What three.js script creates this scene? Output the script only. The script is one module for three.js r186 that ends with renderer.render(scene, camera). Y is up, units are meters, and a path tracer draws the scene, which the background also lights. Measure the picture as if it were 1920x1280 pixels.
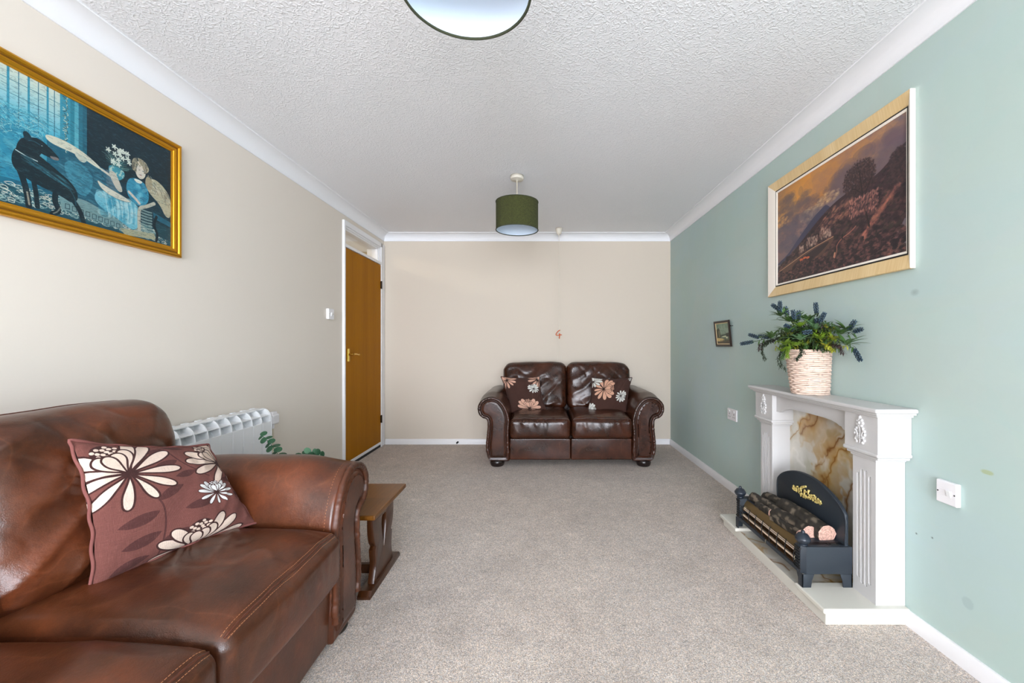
import * as THREE from 'three';
import { ImprovedNoise } from 'three/addons/math/ImprovedNoise.js';
import { RoundedBoxGeometry } from 'three/addons/geometries/RoundedBoxGeometry.js';
import { mergeGeometries, toCreasedNormals } from 'three/addons/utils/BufferGeometryUtils.js';
import { RectAreaLightUniformsLib } from 'three/addons/lights/RectAreaLightUniformsLib.js';

// ---------------------------------------------------------------- camera, sky, daylight, exposure
const scene = new THREE.Scene();
const camera = new THREE.PerspectiveCamera(2 * Math.atan(640 / 775) * 180 / Math.PI, 1.5, 0.05, 60);
camera.position.set(0, 1.13, 0);
camera.lookAt(0, 1.13, -5);
camera.setViewOffset(1920, 1280, -51, -6, 1920, 1280);

const SKY = 1.0, DAYLIGHT = 23.0, SIDELIGHT = 14.0, EXPOSURE = 1.04;
{ // overcast sky, computed: slightly brighter towards the zenith, pale ground tone below the horizon
  const W = 256, H = 128, d = new Float32Array(W * H * 4);
  for (let j = 0; j < H; j++) for (let i = 0; i < W; i++) {
    const el = (j + 0.5) / H * 2 - 1, k = (j * W + i) * 4;
    const up = Math.max(0, el);
    const c = el > 0 ? [2.6 + 1.2 * up, 2.75 + 1.3 * up, 2.95 + 1.5 * up] : [1.15, 1.15, 1.1];
    d[k] = c[0]; d[k + 1] = c[1]; d[k + 2] = c[2]; d[k + 3] = 1;
  }
  const t = new THREE.DataTexture(d, W, H, THREE.RGBAFormat, THREE.FloatType);
  t.mapping = THREE.EquirectangularReflectionMapping; t.magFilter = THREE.LinearFilter; t.needsUpdate = true;
  scene.background = t; scene.backgroundIntensity = SKY;
}
RectAreaLightUniformsLib.init();
{ // the daylight that comes in through the big front window behind the camera
  const day = new THREE.RectAreaLight(new THREE.Color(0.91, 0.97, 1.08), DAYLIGHT, 2.56, 1.86);
  day.name = 'window_daylight'; day.position.set(-0.1, 1.27, 4.395); day.lookAt(-0.1, 1.27, -3);
  scene.add(day);
  const side = new THREE.RectAreaLight(new THREE.Color(0.91, 0.97, 1.08), SIDELIGHT, 2.2, 1.5); // added fill light, placed in an invented side window behind the camera
  side.name = 'added_side_light'; side.position.set(1.488, 1.3, 2.95); side.lookAt(-3, 1.3, 2.95);
  scene.add(side);
}
const renderer = new THREE.WebGLRenderer({ antialias: true });
renderer.toneMapping = THREE.LinearToneMapping;
renderer.toneMappingExposure = EXPOSURE;
renderer.shadowMap.enabled = true;

// ---------------------------------------------------------------- helpers
const V = (x, y, z) => new THREE.Vector3(x, y, z);
const clamp = (x, a, b) => Math.min(b, Math.max(a, x));
const mix = (a, b, t) => a + (b - a) * t;
const sstep = (a, b, x) => { const t = clamp((x - a) / (b - a), 0, 1); return t * t * (3 - 2 * t); };
function rand(seed) { let s = seed >>> 0; return () => { s = (s + 0x6D2B79F5) >>> 0; let t = s; t = Math.imul(t ^ (t >>> 15), t | 1); t ^= t + Math.imul(t ^ (t >>> 7), t | 61); return ((t ^ (t >>> 14)) >>> 0) / 4294967296; }; }
const IN = new ImprovedNoise();
const n3 = (x, y, z) => IN.noise(x + 31.7, y + 17.3, z + 5.9);
const fbm3 = (x, y, z, o = 4) => { let s = 0, a = 0.5, f = 1; for (let i = 0; i < o; i++) { s += a * n3(x * f, y * f, z * f); a *= 0.5; f *= 2.03; } return s; };
// tileable lattice noise
function lattice(seed, P) { const r = rand(seed), a = new Float32Array(P * P); for (let i = 0; i < P * P; i++) a[i] = r(); return a; }
function tile(lat, P, x, y) {
  const xi = Math.floor(x), yi = Math.floor(y); let fx = x - xi, fy = y - yi; fx = fx * fx * (3 - 2 * fx); fy = fy * fy * (3 - 2 * fy);
  const m = (v) => ((v % P) + P) % P; const a = m(xi), b = m(xi + 1), c = m(yi), d = m(yi + 1);
  return mix(mix(lat[c * P + a], lat[c * P + b], fx), mix(lat[d * P + a], lat[d * P + b], fx), fy);
}
const LAT = {}; const tn = (seed, P, u, v) => { const k = seed + '_' + P; LAT[k] ??= lattice(seed * 977 + P, P); return tile(LAT[k], P, u * P, v * P); };
function dataTex(W, H, fn, srgb, rx = 1, ry = 1) {
  const d = new Uint8Array(W * H * 4);
  for (let j = 0; j < H; j++) for (let i = 0; i < W; i++) {
    const c = fn((i + 0.5) / W, (j + 0.5) / H, i, j), k = (j * W + i) * 4;
    if (typeof c === 'number') { d[k] = d[k + 1] = d[k + 2] = clamp(c, 0, 1) * 255; } else { d[k] = clamp(c[0], 0, 255); d[k + 1] = clamp(c[1], 0, 255); d[k + 2] = clamp(c[2], 0, 255); }
    d[k + 3] = 255;
  }
  const t = new THREE.DataTexture(d, W, H); t.wrapS = t.wrapT = THREE.RepeatWrapping; t.magFilter = THREE.LinearFilter; t.repeat.set(rx, ry);
  if (srgb) t.colorSpace = THREE.SRGBColorSpace; t.needsUpdate = true; return t;
}
function canvasTex(W, H, paint) {
  const c = document.createElement('canvas'); c.width = W; c.height = H; paint(c.getContext('2d'), W, H);
  const t = new THREE.CanvasTexture(c); t.colorSpace = THREE.SRGBColorSpace; t.wrapS = t.wrapT = THREE.RepeatWrapping; return t;
}
const std = (o) => new THREE.MeshStandardMaterial(o);
const css = (r, g, b) => new THREE.Color().setRGB(r / 255, g / 255, b / 255, THREE.SRGBColorSpace);
const names = {};
function numbered(n) { const k = names[n] = (names[n] ?? -1) + 1; return k ? n + '_' + String(k).padStart(3, '0') : n; }
function mesh(name, geo, mat, parent = scene) {
  const m = new THREE.Mesh(Array.isArray(geo) ? join(geo) : geo, mat); m.name = parent === scene ? numbered(name) : name;
  m.castShadow = m.receiveShadow = true; parent.add(m); return m;
}
function tag(o, label, category, group) { o.userData.label = label; o.userData.category = category; if (group) o.userData.group = group; return o; }
function thing(name, label, category, p = [0, 0, 0], turn = 0, group) {
  const o = new THREE.Group(); o.name = numbered(name); o.position.set(...p); o.rotation.y = turn; scene.add(o); return tag(o, label, category, group);
}
function group(name, parent, p = [0, 0, 0]) { const o = new THREE.Group(); o.name = name; o.position.set(...p); parent.add(o); return o; }
function struct(name, geo, mat) { const m = mesh(name, geo, mat); m.userData.kind = 'structure'; return m; }
function join(list) {
  const gs = list.map((g) => { let q = g.index ? g.toNonIndexed() : g; const o = new THREE.BufferGeometry();
    o.setAttribute('position', q.attributes.position); if (!q.attributes.normal) q.computeVertexNormals(); o.setAttribute('normal', q.attributes.normal);
    o.setAttribute('uv', q.attributes.uv ?? new THREE.BufferAttribute(new Float32Array(q.attributes.position.count * 2), 2));
    return o; });
  return mergeGeometries(gs);
}
// uv in metres, laid by the side each triangle faces
function boxUV(g0, sx = 1) {
  const g = g0.index ? g0.toNonIndexed() : g0, p = g.attributes.position, uv = new Float32Array(p.count * 2), a = V(), b = V(), c = V();
  for (let i = 0; i < p.count; i += 3) {
    a.fromBufferAttribute(p, i); b.fromBufferAttribute(p, i + 1); c.fromBufferAttribute(p, i + 2);
    const n = b.clone().sub(a).cross(c.clone().sub(a)), ax = Math.abs(n.x), ay = Math.abs(n.y), az = Math.abs(n.z);
    [a, b, c].forEach((q, k) => { const [u, v] = ax >= ay && ax >= az ? [q.z, q.y] : ay >= az ? [q.x, q.z] : [q.x, q.y]; uv[(i + k) * 2] = u * sx; uv[(i + k) * 2 + 1] = v * sx; });
  }
  g.clearGroups(); g.setAttribute('uv', new THREE.BufferAttribute(uv, 2)); return g;
}
// box between two corners, edges rounded
function box(x0, y0, z0, x1, y1, z1, r = 0.003, seg = 2) {
  const w = Math.abs(x1 - x0), h = Math.abs(y1 - y0), d = Math.abs(z1 - z0); r = Math.min(r, w / 2.05, h / 2.05, d / 2.05);
  const g = r > 0 ? new RoundedBoxGeometry(w, h, d, seg, r) : new THREE.BoxGeometry(w, h, d);
  g.translate((x0 + x1) / 2, (y0 + y1) / 2, (z0 + z1) / 2); return boxUV(g);
}
const plainBox = (...a) => box(...a, 0);
function tube(pts, r, seg = 40, rad = 8, closed = false) {
  return new THREE.TubeGeometry(new THREE.CatmullRomCurve3(pts.map((p) => Array.isArray(p) ? V(...p) : p), closed, 'centripetal'), seg, r, rad, closed);
}
function cyl(r0, r1, h, seg = 24) { return new THREE.CylinderGeometry(r0, r1, h, seg); }
function lathe(pts, seg = 32) { return new THREE.LatheGeometry(pts.map(([x, y]) => new THREE.Vector2(x, y)), seg); }
function ball(r, x, y, z, sx = 1, sy = 1, sz = 1, w = 12, h = 8) { const g = new THREE.SphereGeometry(r, w, h); g.scale(sx, sy, sz); g.translate(x, y, z); return g; }
function smoothNormals(g) {
  const p = g.attributes.position, n = new Float32Array(p.count * 3), map = new Map(), key = new Array(p.count), idx = g.index;
  for (let i = 0; i < p.count; i++) { const k = Math.round(p.getX(i) * 2e4) + ',' + Math.round(p.getY(i) * 2e4) + ',' + Math.round(p.getZ(i) * 2e4); key[i] = k; if (!map.has(k)) map.set(k, [0, 0, 0]); }
  const a = V(), b = V(), c = V(), N = idx ? idx.count : p.count, at = (i) => idx ? idx.getX(i) : i;
  for (let i = 0; i < N; i += 3) {
    const i0 = at(i), i1 = at(i + 1), i2 = at(i + 2); a.fromBufferAttribute(p, i0); b.fromBufferAttribute(p, i1); c.fromBufferAttribute(p, i2);
    b.sub(a); c.sub(a); b.cross(c); for (const q of new Set([key[i0], key[i1], key[i2]])) { const s = map.get(q); s[0] += b.x; s[1] += b.y; s[2] += b.z; }
  }
  for (let i = 0; i < p.count; i++) { const s = map.get(key[i]), l = Math.hypot(...s) || 1; n[i * 3] = s[0] / l; n[i * 3 + 1] = s[1] / l; n[i * 3 + 2] = s[2] / l; }
  g.setAttribute('normal', new THREE.BufferAttribute(n, 3)); return g;
}
// a padded block: rounded box of small cells, each point moved by deform
function softPoint(w, h, d, r, q) {
  const c = V(clamp(q.x, -w / 2 + r, w / 2 - r), clamp(q.y, -h / 2 + r, h / 2 - r), clamp(q.z, -d / 2 + r, d / 2 - r));
  const o = q.clone().sub(c); return o.length() > 1e-9 ? c.add(o.normalize().multiplyScalar(r)) : q.clone();
}
function softBox(w, h, d, r, step, deform) {
  const pos = [], uv = [], ind = [];
  const cuts = (L) => { const a = [], n = Math.max(2, Math.round((L - 2 * r) / step)), m = Math.max(3, Math.round(r / step * 1.3)); for (let i = 0; i < m; i++) a.push(-L / 2 + r - r * Math.tan((1 - i / m) * Math.PI / 4)); for (let i = 0; i <= n; i++) a.push(-L / 2 + r + (L - 2 * r) * i / n); for (let i = 1; i <= m; i++) a.push(L / 2 - r + r * Math.tan(i / m * Math.PI / 4)); return a; };
  const X = cuts(w), Y = cuts(h), Z = cuts(d);
  const face = (A, B, f, flip) => { const base = pos.length / 3;
    for (const b of B) for (const a of A) { const q = softPoint(w, h, d, r, f(a, b)); if (deform) deform(q); pos.push(q.x, q.y, q.z); uv.push(a, b); }
    for (let j = 0; j < B.length - 1; j++) for (let i = 0; i < A.length - 1; i++) { const k = base + j * A.length + i, l = k + A.length; if (flip) ind.push(k, l, k + 1, k + 1, l, l + 1); else ind.push(k, k + 1, l, k + 1, l + 1, l); } };
  face(X, Y, (a, b) => V(a, b, d / 2), false); face(X, Y, (a, b) => V(a, b, -d / 2), true);
  face(X, Z, (a, b) => V(a, h / 2, b), true); face(X, Z, (a, b) => V(a, -h / 2, b), false);
  face(Z, Y, (a, b) => V(w / 2, b, a), true); face(Z, Y, (a, b) => V(-w / 2, b, a), false);
  const g = new THREE.BufferGeometry(); g.setAttribute('position', new THREE.Float32BufferAttribute(pos, 3)); g.setAttribute('uv', new THREE.Float32BufferAttribute(uv, 2)); g.setIndex(ind);
  return smoothNormals(g);
}
// rings of equal length joined into a skin; uv in metres
function skin(rings, closed = true) {
  const m = rings[0].length, pos = [], uv = [], ind = []; let vv = 0;
  rings.forEach((R, k) => { if (k) vv += R[0].distanceTo(rings[k - 1][0]); let uu = 0; for (let i = 0; i <= (closed ? m : m - 1); i++) { const q = R[i % m]; if (i) uu += q.distanceTo(R[i - 1]); pos.push(q.x, q.y, q.z); uv.push(uu, vv); } });
  const s = closed ? m + 1 : m;
  for (let k = 0; k < rings.length - 1; k++) for (let i = 0; i < s - 1; i++) { const a = k * s + i, b = a + s; ind.push(a, a + 1, b, a + 1, b + 1, b); }
  const g = new THREE.BufferGeometry(); g.setAttribute('position', new THREE.Float32BufferAttribute(pos, 3)); g.setAttribute('uv', new THREE.Float32BufferAttribute(uv, 2)); g.setIndex(ind); return smoothNormals(g);
}
// flat shape in (a, b) pushed out along one axis: 'x' -> a is z, 'z' -> a is x
function slab(pts, axis, from, to, bevel = 0, holes = [], crease = 0.6) {
  const sh = new THREE.Shape(pts.map(([a, b]) => new THREE.Vector2(a, b))); for (const h of holes) sh.holes.push(new THREE.Path(h.map(([a, b]) => new THREE.Vector2(a, b))));
  const t = Math.abs(to - from), b = Math.min(bevel, t / 2.1);
  let g = new THREE.ExtrudeGeometry(sh, { depth: t - 2 * b, bevelEnabled: b > 0, bevelSize: b, bevelThickness: b, bevelOffset: -b, bevelSegments: 2, curveSegments: 16 });
  g.translate(0, 0, b + Math.min(from, to)); if (axis === 'x') { g.rotateY(-Math.PI / 2); g.scale(-1, 1, 1); flip(g); }
  if (axis === 'y') { g.rotateX(Math.PI / 2); g.scale(1, -1, 1); flip(g); }
  g = toCreasedNormals(g, crease); return boxUV(g);
}
function flip(g) { // turn the triangles over after a mirroring
  const q = g.index ? g.toNonIndexed() : g, p = q.attributes.position.array; for (const k of Object.keys(q.attributes)) { const a = q.attributes[k], n = a.itemSize, r = a.array; for (let i = 0; i < a.count; i += 3) for (let c = 0; c < n; c++) { const t = r[(i + 1) * n + c]; r[(i + 1) * n + c] = r[(i + 2) * n + c]; r[(i + 2) * n + c] = t; } }
  if (q !== g) { g.index = null; for (const k of Object.keys(q.attributes)) g.setAttribute(k, q.attributes[k]); } g.computeVertexNormals(); return g;
}
function tint(g, fn) { const p = g.attributes.position, c = new Float32Array(p.count * 3); for (let i = 0; i < p.count; i++) { const k = fn(p.getX(i), p.getY(i), p.getZ(i)); c[i * 3] = k[0]; c[i * 3 + 1] = k[1]; c[i * 3 + 2] = k[2]; } g.setAttribute('color', new THREE.BufferAttribute(c, 3)); return g; }

// ---------------------------------------------------------------- materials
const ceilBump = dataTex(1024, 1024, (u, v) => { // stippled artex
  const wx = tn(1, 24, u, v) * 0.02, wy = tn(2, 24, u, v) * 0.02;
  const a = tn(3, 100, u + wx, v + wy), b = tn(4, 56, u - wy, v + wx), c = tn(5, 200, u, v);
  return 0.7 * sstep(0.42, 0.86, a * 0.7 + b * 0.35) + 0.16 * b + 0.14 * c;
}, false, 1 / 0.5, 1 / 0.5);
const carpetMap = dataTex(1024, 1024, (u, v) => {
  const f = tn(11, 256, u, v), g = tn(12, 128, u, v), h = tn(13, 20, u, v), m = tn(19, 400, u, v);
  const k = 1 + 0.34 * (f - 0.5) + 0.20 * (g - 0.5) + 0.05 * (h - 0.5) + 0.34 * (m - 0.5), w = (tn(14, 180, u, v) - 0.5) * 14;
  return [201 * k + w, 189 * k, 179 * k - w];
}, true, 1 / 0.55, 1 / 0.55);
const carpetBump = dataTex(512, 512, (u, v) => 0.55 * tn(15, 128, u, v) + 0.45 * tn(16, 250, u, v), false, 1 / 0.3, 1 / 0.3);
const leatherMap = dataTex(1024, 1024, (u, v) => {
  const a = tn(21, 7, u, v), b = tn(22, 18, u, v), c = tn(23, 90, u, v), d = tn(24, 300, u, v);
  const k = 1 + 0.34 * (a - 0.5) + 0.24 * (b - 0.5) + 0.10 * (c - 0.5) + 0.10 * (d - 0.5); const s = tn(25, 30, u, v) * tn(26, 64, u, v);
  const wv = 0.05 * tn(28, 10, u, v), cr = Math.pow(1 - Math.abs(tn(27, 6, u + wv, v - wv) * 2 - 1), 30) * sstep(0.45, 0.7, tn(29, 9, u, v)) + 0.7 * Math.pow(1 - Math.abs(tn(30, 11, u - wv, v + wv) * 2 - 1), 34) * sstep(0.5, 0.75, tn(35, 8, u, v)); return [150 * k + 18 * s + 34 * cr, 90 * k + 14 * s + 28 * cr, 58 * k + 12 * s + 24 * cr];
}, true, 1 / 0.8, 1 / 0.8);
const leatherBump = dataTex(1024, 1024, (u, v) => {
  const w = 0.03 * tn(31, 9, u, v), r = Math.abs(tn(32, 26, u + w, v - w) * 2 - 1), q = Math.abs(tn(33, 52, u - w, v) * 2 - 1), g = tn(34, 330, u, v);
  return 0.30 * Math.pow(r, 0.5) + 0.2 * Math.pow(q, 0.5) + 0.30 * g;
}, false, 1 / 0.5, 1 / 0.5);
const weaveBump = dataTex(256, 256, (u, v) => 0.5 + 0.25 * Math.sin(u * 256) + 0.25 * Math.sin(v * 256) + 0.3 * (tn(41, 64, u, v) - 0.5), false, 1, 1);
function woodTex(seed, dark, light, W = 512, H = 1024) { // grain along v
  return dataTex(W, H, (u, v) => {
    const warp = 0.05 * tn(seed, 6, u, v * 0.5 + 0.1), g = tn(seed + 1, 8, u + warp, v * 0.125 * 8 / 8), s = tn(seed + 2, 90, u + warp * 0.3, Math.floor(0) + v / 12), f = tn(seed + 3, 220, u, v / 9);
    const k = clamp(0.42 * g + 0.33 * s + 0.25 * f, 0, 1); return [0, 1, 2].map((i) => mix(dark[i], light[i], k));
  }, true);
}
const doorWood = woodTex(51, [148, 92, 0], [176, 114, 4]);
const darkWood = woodTex(61, [42, 19, 5], [84, 45, 16]);
const topWood = woodTex(71, [76, 42, 4], [120, 74, 14]);
const paleWood = woodTex(81, [214, 182, 128], [238, 214, 168]);
doorWood.repeat.set(1 / 0.5, 1 / 2); darkWood.repeat.set(1 / 0.4, 1 / 0.8); topWood.repeat.set(1 / 0.45, 1 / 0.9); paleWood.repeat.set(1 / 0.5, 1);
const marbleMap = dataTex(1024, 1024, (u, v) => { // onyx-like: pale grey drifts, gold and brown veins running aslant
  const f4 = (sd, x, y) => 0.5 * tn(sd, 3, x, y) + 0.27 * tn(sd + 1, 7, x, y) + 0.15 * tn(sd + 2, 16, x, y) + 0.08 * tn(sd + 3, 37, x, y);
  const wx = 0.34 * (f4(201, u, v) - 0.5), wy = 0.34 * (f4(211, u, v) - 0.5), p = u + wx, q = v + wy;
  const s1 = Math.abs(((p * 2 - q + 1.2 * wx) * 1 + 8) % 1 - 0.5) * 2, s2 = Math.abs(((p * 3 - q * 2 + 2 * wy) + 9) % 1 - 0.5) * 2, s3 = Math.abs(((p + q * 3 + 1.5 * wx) + 9) % 1 - 0.5) * 2;
  const body = f4(221, p, q), patch = f4(231, u - wy, v + wx);
  let c = [mix(186, 228, body * 1.1), mix(184, 224, body * 1.1), mix(172, 214, body * 1.1)];
  const lay = (col, k) => { k = clamp(k, 0, 1); c = c.map((x, i) => mix(x, col[i], k)); };
  lay([240, 236, 228], 0.6 * Math.pow(1 - s3, 6)); lay([176, 176, 150], 0.55 * sstep(0.52, 0.66, f4(241, q, p)));
  const m = sstep(0.46, 0.58, patch); lay([204, 158, 74], 0.9 * Math.pow(1 - s1, 5) * (0.22 + 0.7 * m)); lay([176, 122, 50], 0.6 * m * sstep(0.50, 0.60, f4(251, p, q)) * (1 - s2 * 0.6));
  lay([120, 74, 34], 0.85 * Math.pow(1 - s2, 16) * m); lay([138, 92, 48], 0.8 * Math.pow(1 - s1, 22)); lay([236, 230, 218], 0.5 * Math.pow(1 - s2, 3) * (1 - m)); return c;
}, true, 1 / 0.75, 1 / 0.75);
const shadeMap = dataTex(512, 256, (u, v) => { const a = tn(101, 200, u, v), b = tn(102, 60, u, v * 3), c = tn(103, 128, u * 2, v); const k = 0.55 + 0.5 * a + 0.35 * (b - 0.5) + 0.4 * (c - 0.5); return [74 * k, 78 * k, 36 * k]; }, true, 3, 1);

const mat = {
  cream: std({ color: css(226, 217, 205), roughness: 0.92 }),
  creamDimmed: std({ color: css(214, 203, 188), roughness: 0.92 }),  // same paint as cream, darkened to offset the window light on the back wall
  ceiling: std({ color: css(242, 243, 246), roughness: 0.95, bumpMap: ceilBump, bumpScale: 0.0017 }),
  coving: std({ color: css(240, 241, 244), roughness: 0.6 }),
  gloss: std({ color: css(236, 235, 236), roughness: 0.35 }),
  carpet: std({ map: carpetMap, bumpMap: carpetBump, bumpScale: 0.004, roughness: 1, vertexColors: true }),
  leather: std({ map: leatherMap, bumpMap: leatherBump, bumpScale: 0.0005, roughness: 0.28, vertexColors: true }),
  stitch: std({ color: css(158, 106, 70), roughness: 0.8 }),
  foot: std({ color: css(30, 20, 17), roughness: 0.25 }),
  door: new THREE.MeshPhysicalMaterial({ map: doorWood, roughness: 0.5, specularIntensity: 0.12 }),
  table: std({ map: darkWood, roughness: 0.32 }), tableTop: std({ map: topWood, roughness: 0.34 }),
  brass: std({ color: css(214, 172, 78), roughness: 0.25, metalness: 1 }),
  gold: std({ color: css(206, 146, 32), roughness: 0.34, metalness: 0.75 }), goldDark: std({ color: css(138, 92, 16), roughness: 0.45, metalness: 0.6 }),
  black: std({ color: css(16, 15, 15), roughness: 0.7 }), hinge: std({ color: css(48, 32, 18), roughness: 0.5, metalness: 0.6 }),
  glass: new THREE.MeshPhysicalMaterial({ color: 0xffffff, transmission: 1, thickness: 0, roughness: 0.02 }),
  white: std({ color: css(236, 236, 236), roughness: 0.4 }), plastic: std({ color: css(238, 236, 238), roughness: 0.3 }),
  fire: std({ color: css(205, 204, 203), roughness: 0.42 }), hearth: std({ color: css(216, 213, 202), roughness: 0.4 }),
  radiator: std({ color: css(236, 237, 238), roughness: 0.38 }),
  marble: std({ map: marbleMap, roughness: 0.18 }),
  iron: std({ color: css(38, 46, 54), roughness: 0.5 }), ironGloss: std({ color: css(34, 42, 52), roughness: 0.32 }),
  hood: std({ color: css(112, 92, 58), roughness: 0.35, metalness: 0.5 }),
  bronze: std({ color: css(128, 100, 70), roughness: 0.32, metalness: 0.7 }), rod: std({ color: css(236, 214, 190), roughness: 0.4 }), chrome: std({ color: css(220, 215, 200), roughness: 0.15, metalness: 1 }),
  shade: std({ map: shadeMap, roughness: 1 }), shadeRim: std({ color: css(58, 62, 44), roughness: 1 }),
  lining: std({ color: css(212, 227, 243), roughness: 0.7 }), bulb: std({ color: css(240, 240, 236), roughness: 0.3 }),
  cordWhite: std({ color: css(216, 206, 184), roughness: 0.6 }), beige: std({ color: css(222, 215, 200), roughness: 0.5 }), orange: std({ color: css(206, 92, 36), roughness: 0.6 }),
  paleFrame: std({ map: paleWood, roughness: 0.5 }), whiteFrame: std({ color: css(244, 236, 224), roughness: 0.5 }),
};
// ---------------------------------------------------------------- the room: width 3.26 m, height 2.387 m
const L = -1.767, R = 1.493, B = -4.70, F = 4.4, H = 2.387, T = 0.12;
{ // carpet with worn and soiled patches
  const g = new THREE.PlaneGeometry(R - L + 0.02, F - B, 200, 340); g.rotateX(-Math.PI / 2); g.translate((L + R) / 2 - 0.01, 0, (F + B) / 2);
  const p = g.attributes.position, uv = g.attributes.uv; for (let i = 0; i < p.count; i++) uv.setXY(i, p.getX(i), p.getZ(i));
  const spots = [[-0.33, -1.63, 0.07, 0.16], [-0.08, -1.6, 0.06, 0.13], [-0.20, -2.05, 0.10, 0.10], [-0.05, -2.15, 0.16, 0.08], [0.12, -1.38, 0.1, 0.08], [0.28, -1.33, 0.12, 0.1], [-0.55, -1.45, 0.13, 0.10], [-0.62, -1.72, 0.09, 0.12], [0.75, -2.1, 0.12, 0.07], [0.85, -1.75, 0.14, 0.08], [-0.45, -1.85, 0.06, 0.12], [0.4, -2.6, 0.3, 0.05], [-0.4, -2.9, 0.3, 0.05], [0.15, -1.72, 0.07, 0.08], [-0.05, -1.32, 0.05, 0.08]];
  tint(g, (x, y, z) => { let k = 1 + 0.10 * fbm3(x * 2.2, 3, z * 2.2, 3) + 0.08 * n3(x * 9, 1, z * 9); for (const [sx, sz, r, s] of spots) { const d = Math.hypot(x - sx, z - sz) / r * (1 + 0.5 * n3(x * 14, 7, z * 14)); k -= s * Math.exp(-d * d); } const w = 0.03 * fbm3(x * 1.3, 9, z * 1.3, 2); return [k * (1 + w), k, k * (1 - w)]; });
  const fl = struct('floor', g, mat.carpet); mesh('floor_slab', box(L - T, -0.12, B - T, R + T, -0.004, F + T, 0), std({ color: css(120, 110, 100), roughness: 1 }), fl);
}
struct('ceiling', box(L - T, H, B - T, R + T, H + 0.15, F + T, 0), mat.ceiling);
struct('wall_back', box(L - T, -0.1, B - T, R + T, H, B, 0), mat.creamDimmed);
{ // right wall in sage green, with a filler patch and a few scuffs
  const map = canvasTex(2048, 860, (c, w, h) => {
    c.fillStyle = 'rgb(185,201,194)'; c.fillRect(0, 0, w, h); const r = rand(5);
    for (let i = 0; i < 900; i++) { c.fillStyle = `rgba(${r() < 0.5 ? '200,214,206' : '172,192,186'},0.05)`; c.beginPath(); c.ellipse(r() * w, r() * h, 20 + r() * 60, 20 + r() * 90, 0, 0, 7); c.fill(); }
    const at = (z, y) => [(z + 4.7) / 9.1 * w, (1 - y / 2.4) * h];
    const blot = (z, y, a, b, col) => { const [x, q] = at(z, y); c.fillStyle = col; c.beginPath(); c.ellipse(x, q, a / 9.1 * w, b / 2.4 * h, 0, 0, 7); c.fill(); };
    blot(-1.3775, 0.705, 0.019, 0.0075, 'rgb(172,186,150)'); for (let k = 1; k < 6; k++) blot(-1.643, 1.338, 0.004 * k, 0.003 * k, 'rgba(120,135,135,0.10)');
    blot(-1.636, 0.383, 0.003, 0.003, 'rgb(70,76,76)'); blot(-1.57, 0.397, 0.003, 0.003, 'rgb(80,86,84)'); blot(-1.72, 0.49, 0.02, 0.004, 'rgba(150,160,150,0.35)'); blot(-1.44, 0.23, 0.02, 0.02, 'rgba(140,160,160,0.25)');
  });
  map.repeat.set(1 / 9.1, 1 / 2.4); map.offset.set(4.7 / 9.1, 0);
  struct('wall_right', [box(R, -0.1, B, R + T, H, 1.8, 0), box(R, -0.1, 4.1, R + T, H, F + T, 0), box(R, -0.1, 1.8, R + T, 0.5, 4.1, 0), box(R, 2.1, 1.8, R + T, H, 4.1, 0)], std({ map, roughness: 0.85 }));
  const w = new THREE.Group(); w.name = 'added_window_2'; w.userData.kind = 'structure'; scene.add(w); const x0 = R + 0.05, x1 = R + 0.11; // invented side window behind the camera, added for more ambient light
  mesh('window_frame', [box(x0, 0.5, 1.8, x1, 2.1, 1.86), box(x0, 0.5, 4.04, x1, 2.1, 4.1), box(x0, 0.5, 1.86, x1, 0.56, 4.04), box(x0, 2.04, 1.86, x1, 2.1, 4.04), box(x0, 0.56, 2.92, x1, 2.04, 2.98)], mat.plastic, w);
  for (const [a, b] of [[1.86, 2.92], [2.98, 4.04]]) { const g = new THREE.PlaneGeometry(b - a, 1.48); g.rotateY(-Math.PI / 2); g.translate(R + 0.08, 1.3, (a + b) / 2); mesh('window_pane', g, mat.glass, w); }
  mesh('window_sill', box(R - 0.05, 0.47, 1.76, R + 0.05, 0.5, 4.14, 0.004), mat.gloss, w);
}
struct('wall_left', [box(L - T, -0.1, -3.71, L, H, F + T, 0), box(L - T, 2.25, B, L, H, -3.71, 0), box(L - T, -0.1, B, L, 2.25, -4.69, 0)].map((g) => boxUV(g)), mat.cream);
struct('wall_front', [box(L, -0.1, F, -1.38, H, F + T, 0), box(1.18, -0.1, F, R, H, F + T, 0), box(-1.38, 2.2, F, 1.18, H, F + T, 0), box(-1.38, -0.1, F, 1.18, 0.34, F + T, 0)], mat.cream);
{ // window_1: the large window behind the camera
  const w = new THREE.Group(); w.name = 'window_1'; w.userData.kind = 'structure'; scene.add(w);
  const z0 = F + 0.05, z1 = F + 0.11;
  mesh('window_frame', [box(-1.38, 0.34, z0, -1.32, 2.2, z1), box(1.12, 0.34, z0, 1.18, 2.2, z1), box(-1.32, 0.34, z0, 1.12, 0.4, z1), box(-1.32, 2.14, z0, 1.12, 2.2, z1), box(-0.53, 0.4, z0, -0.47, 2.14, z1), box(0.27, 0.4, z0, 0.33, 2.14, z1)], mat.plastic, w);
  for (const [a, b] of [[-1.32, -0.53], [-0.47, 0.27], [0.33, 1.12]]) { const g = new THREE.PlaneGeometry(b - a, 1.74); g.rotateY(Math.PI); g.translate((a + b) / 2, 1.27, F + 0.08); mesh('window_pane', g, mat.glass, w); }
  mesh('window_sill', box(-1.42, 0.31, F - 0.05, 1.22, 0.34, F + 0.05, 0.004), mat.gloss, w);
}
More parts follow.
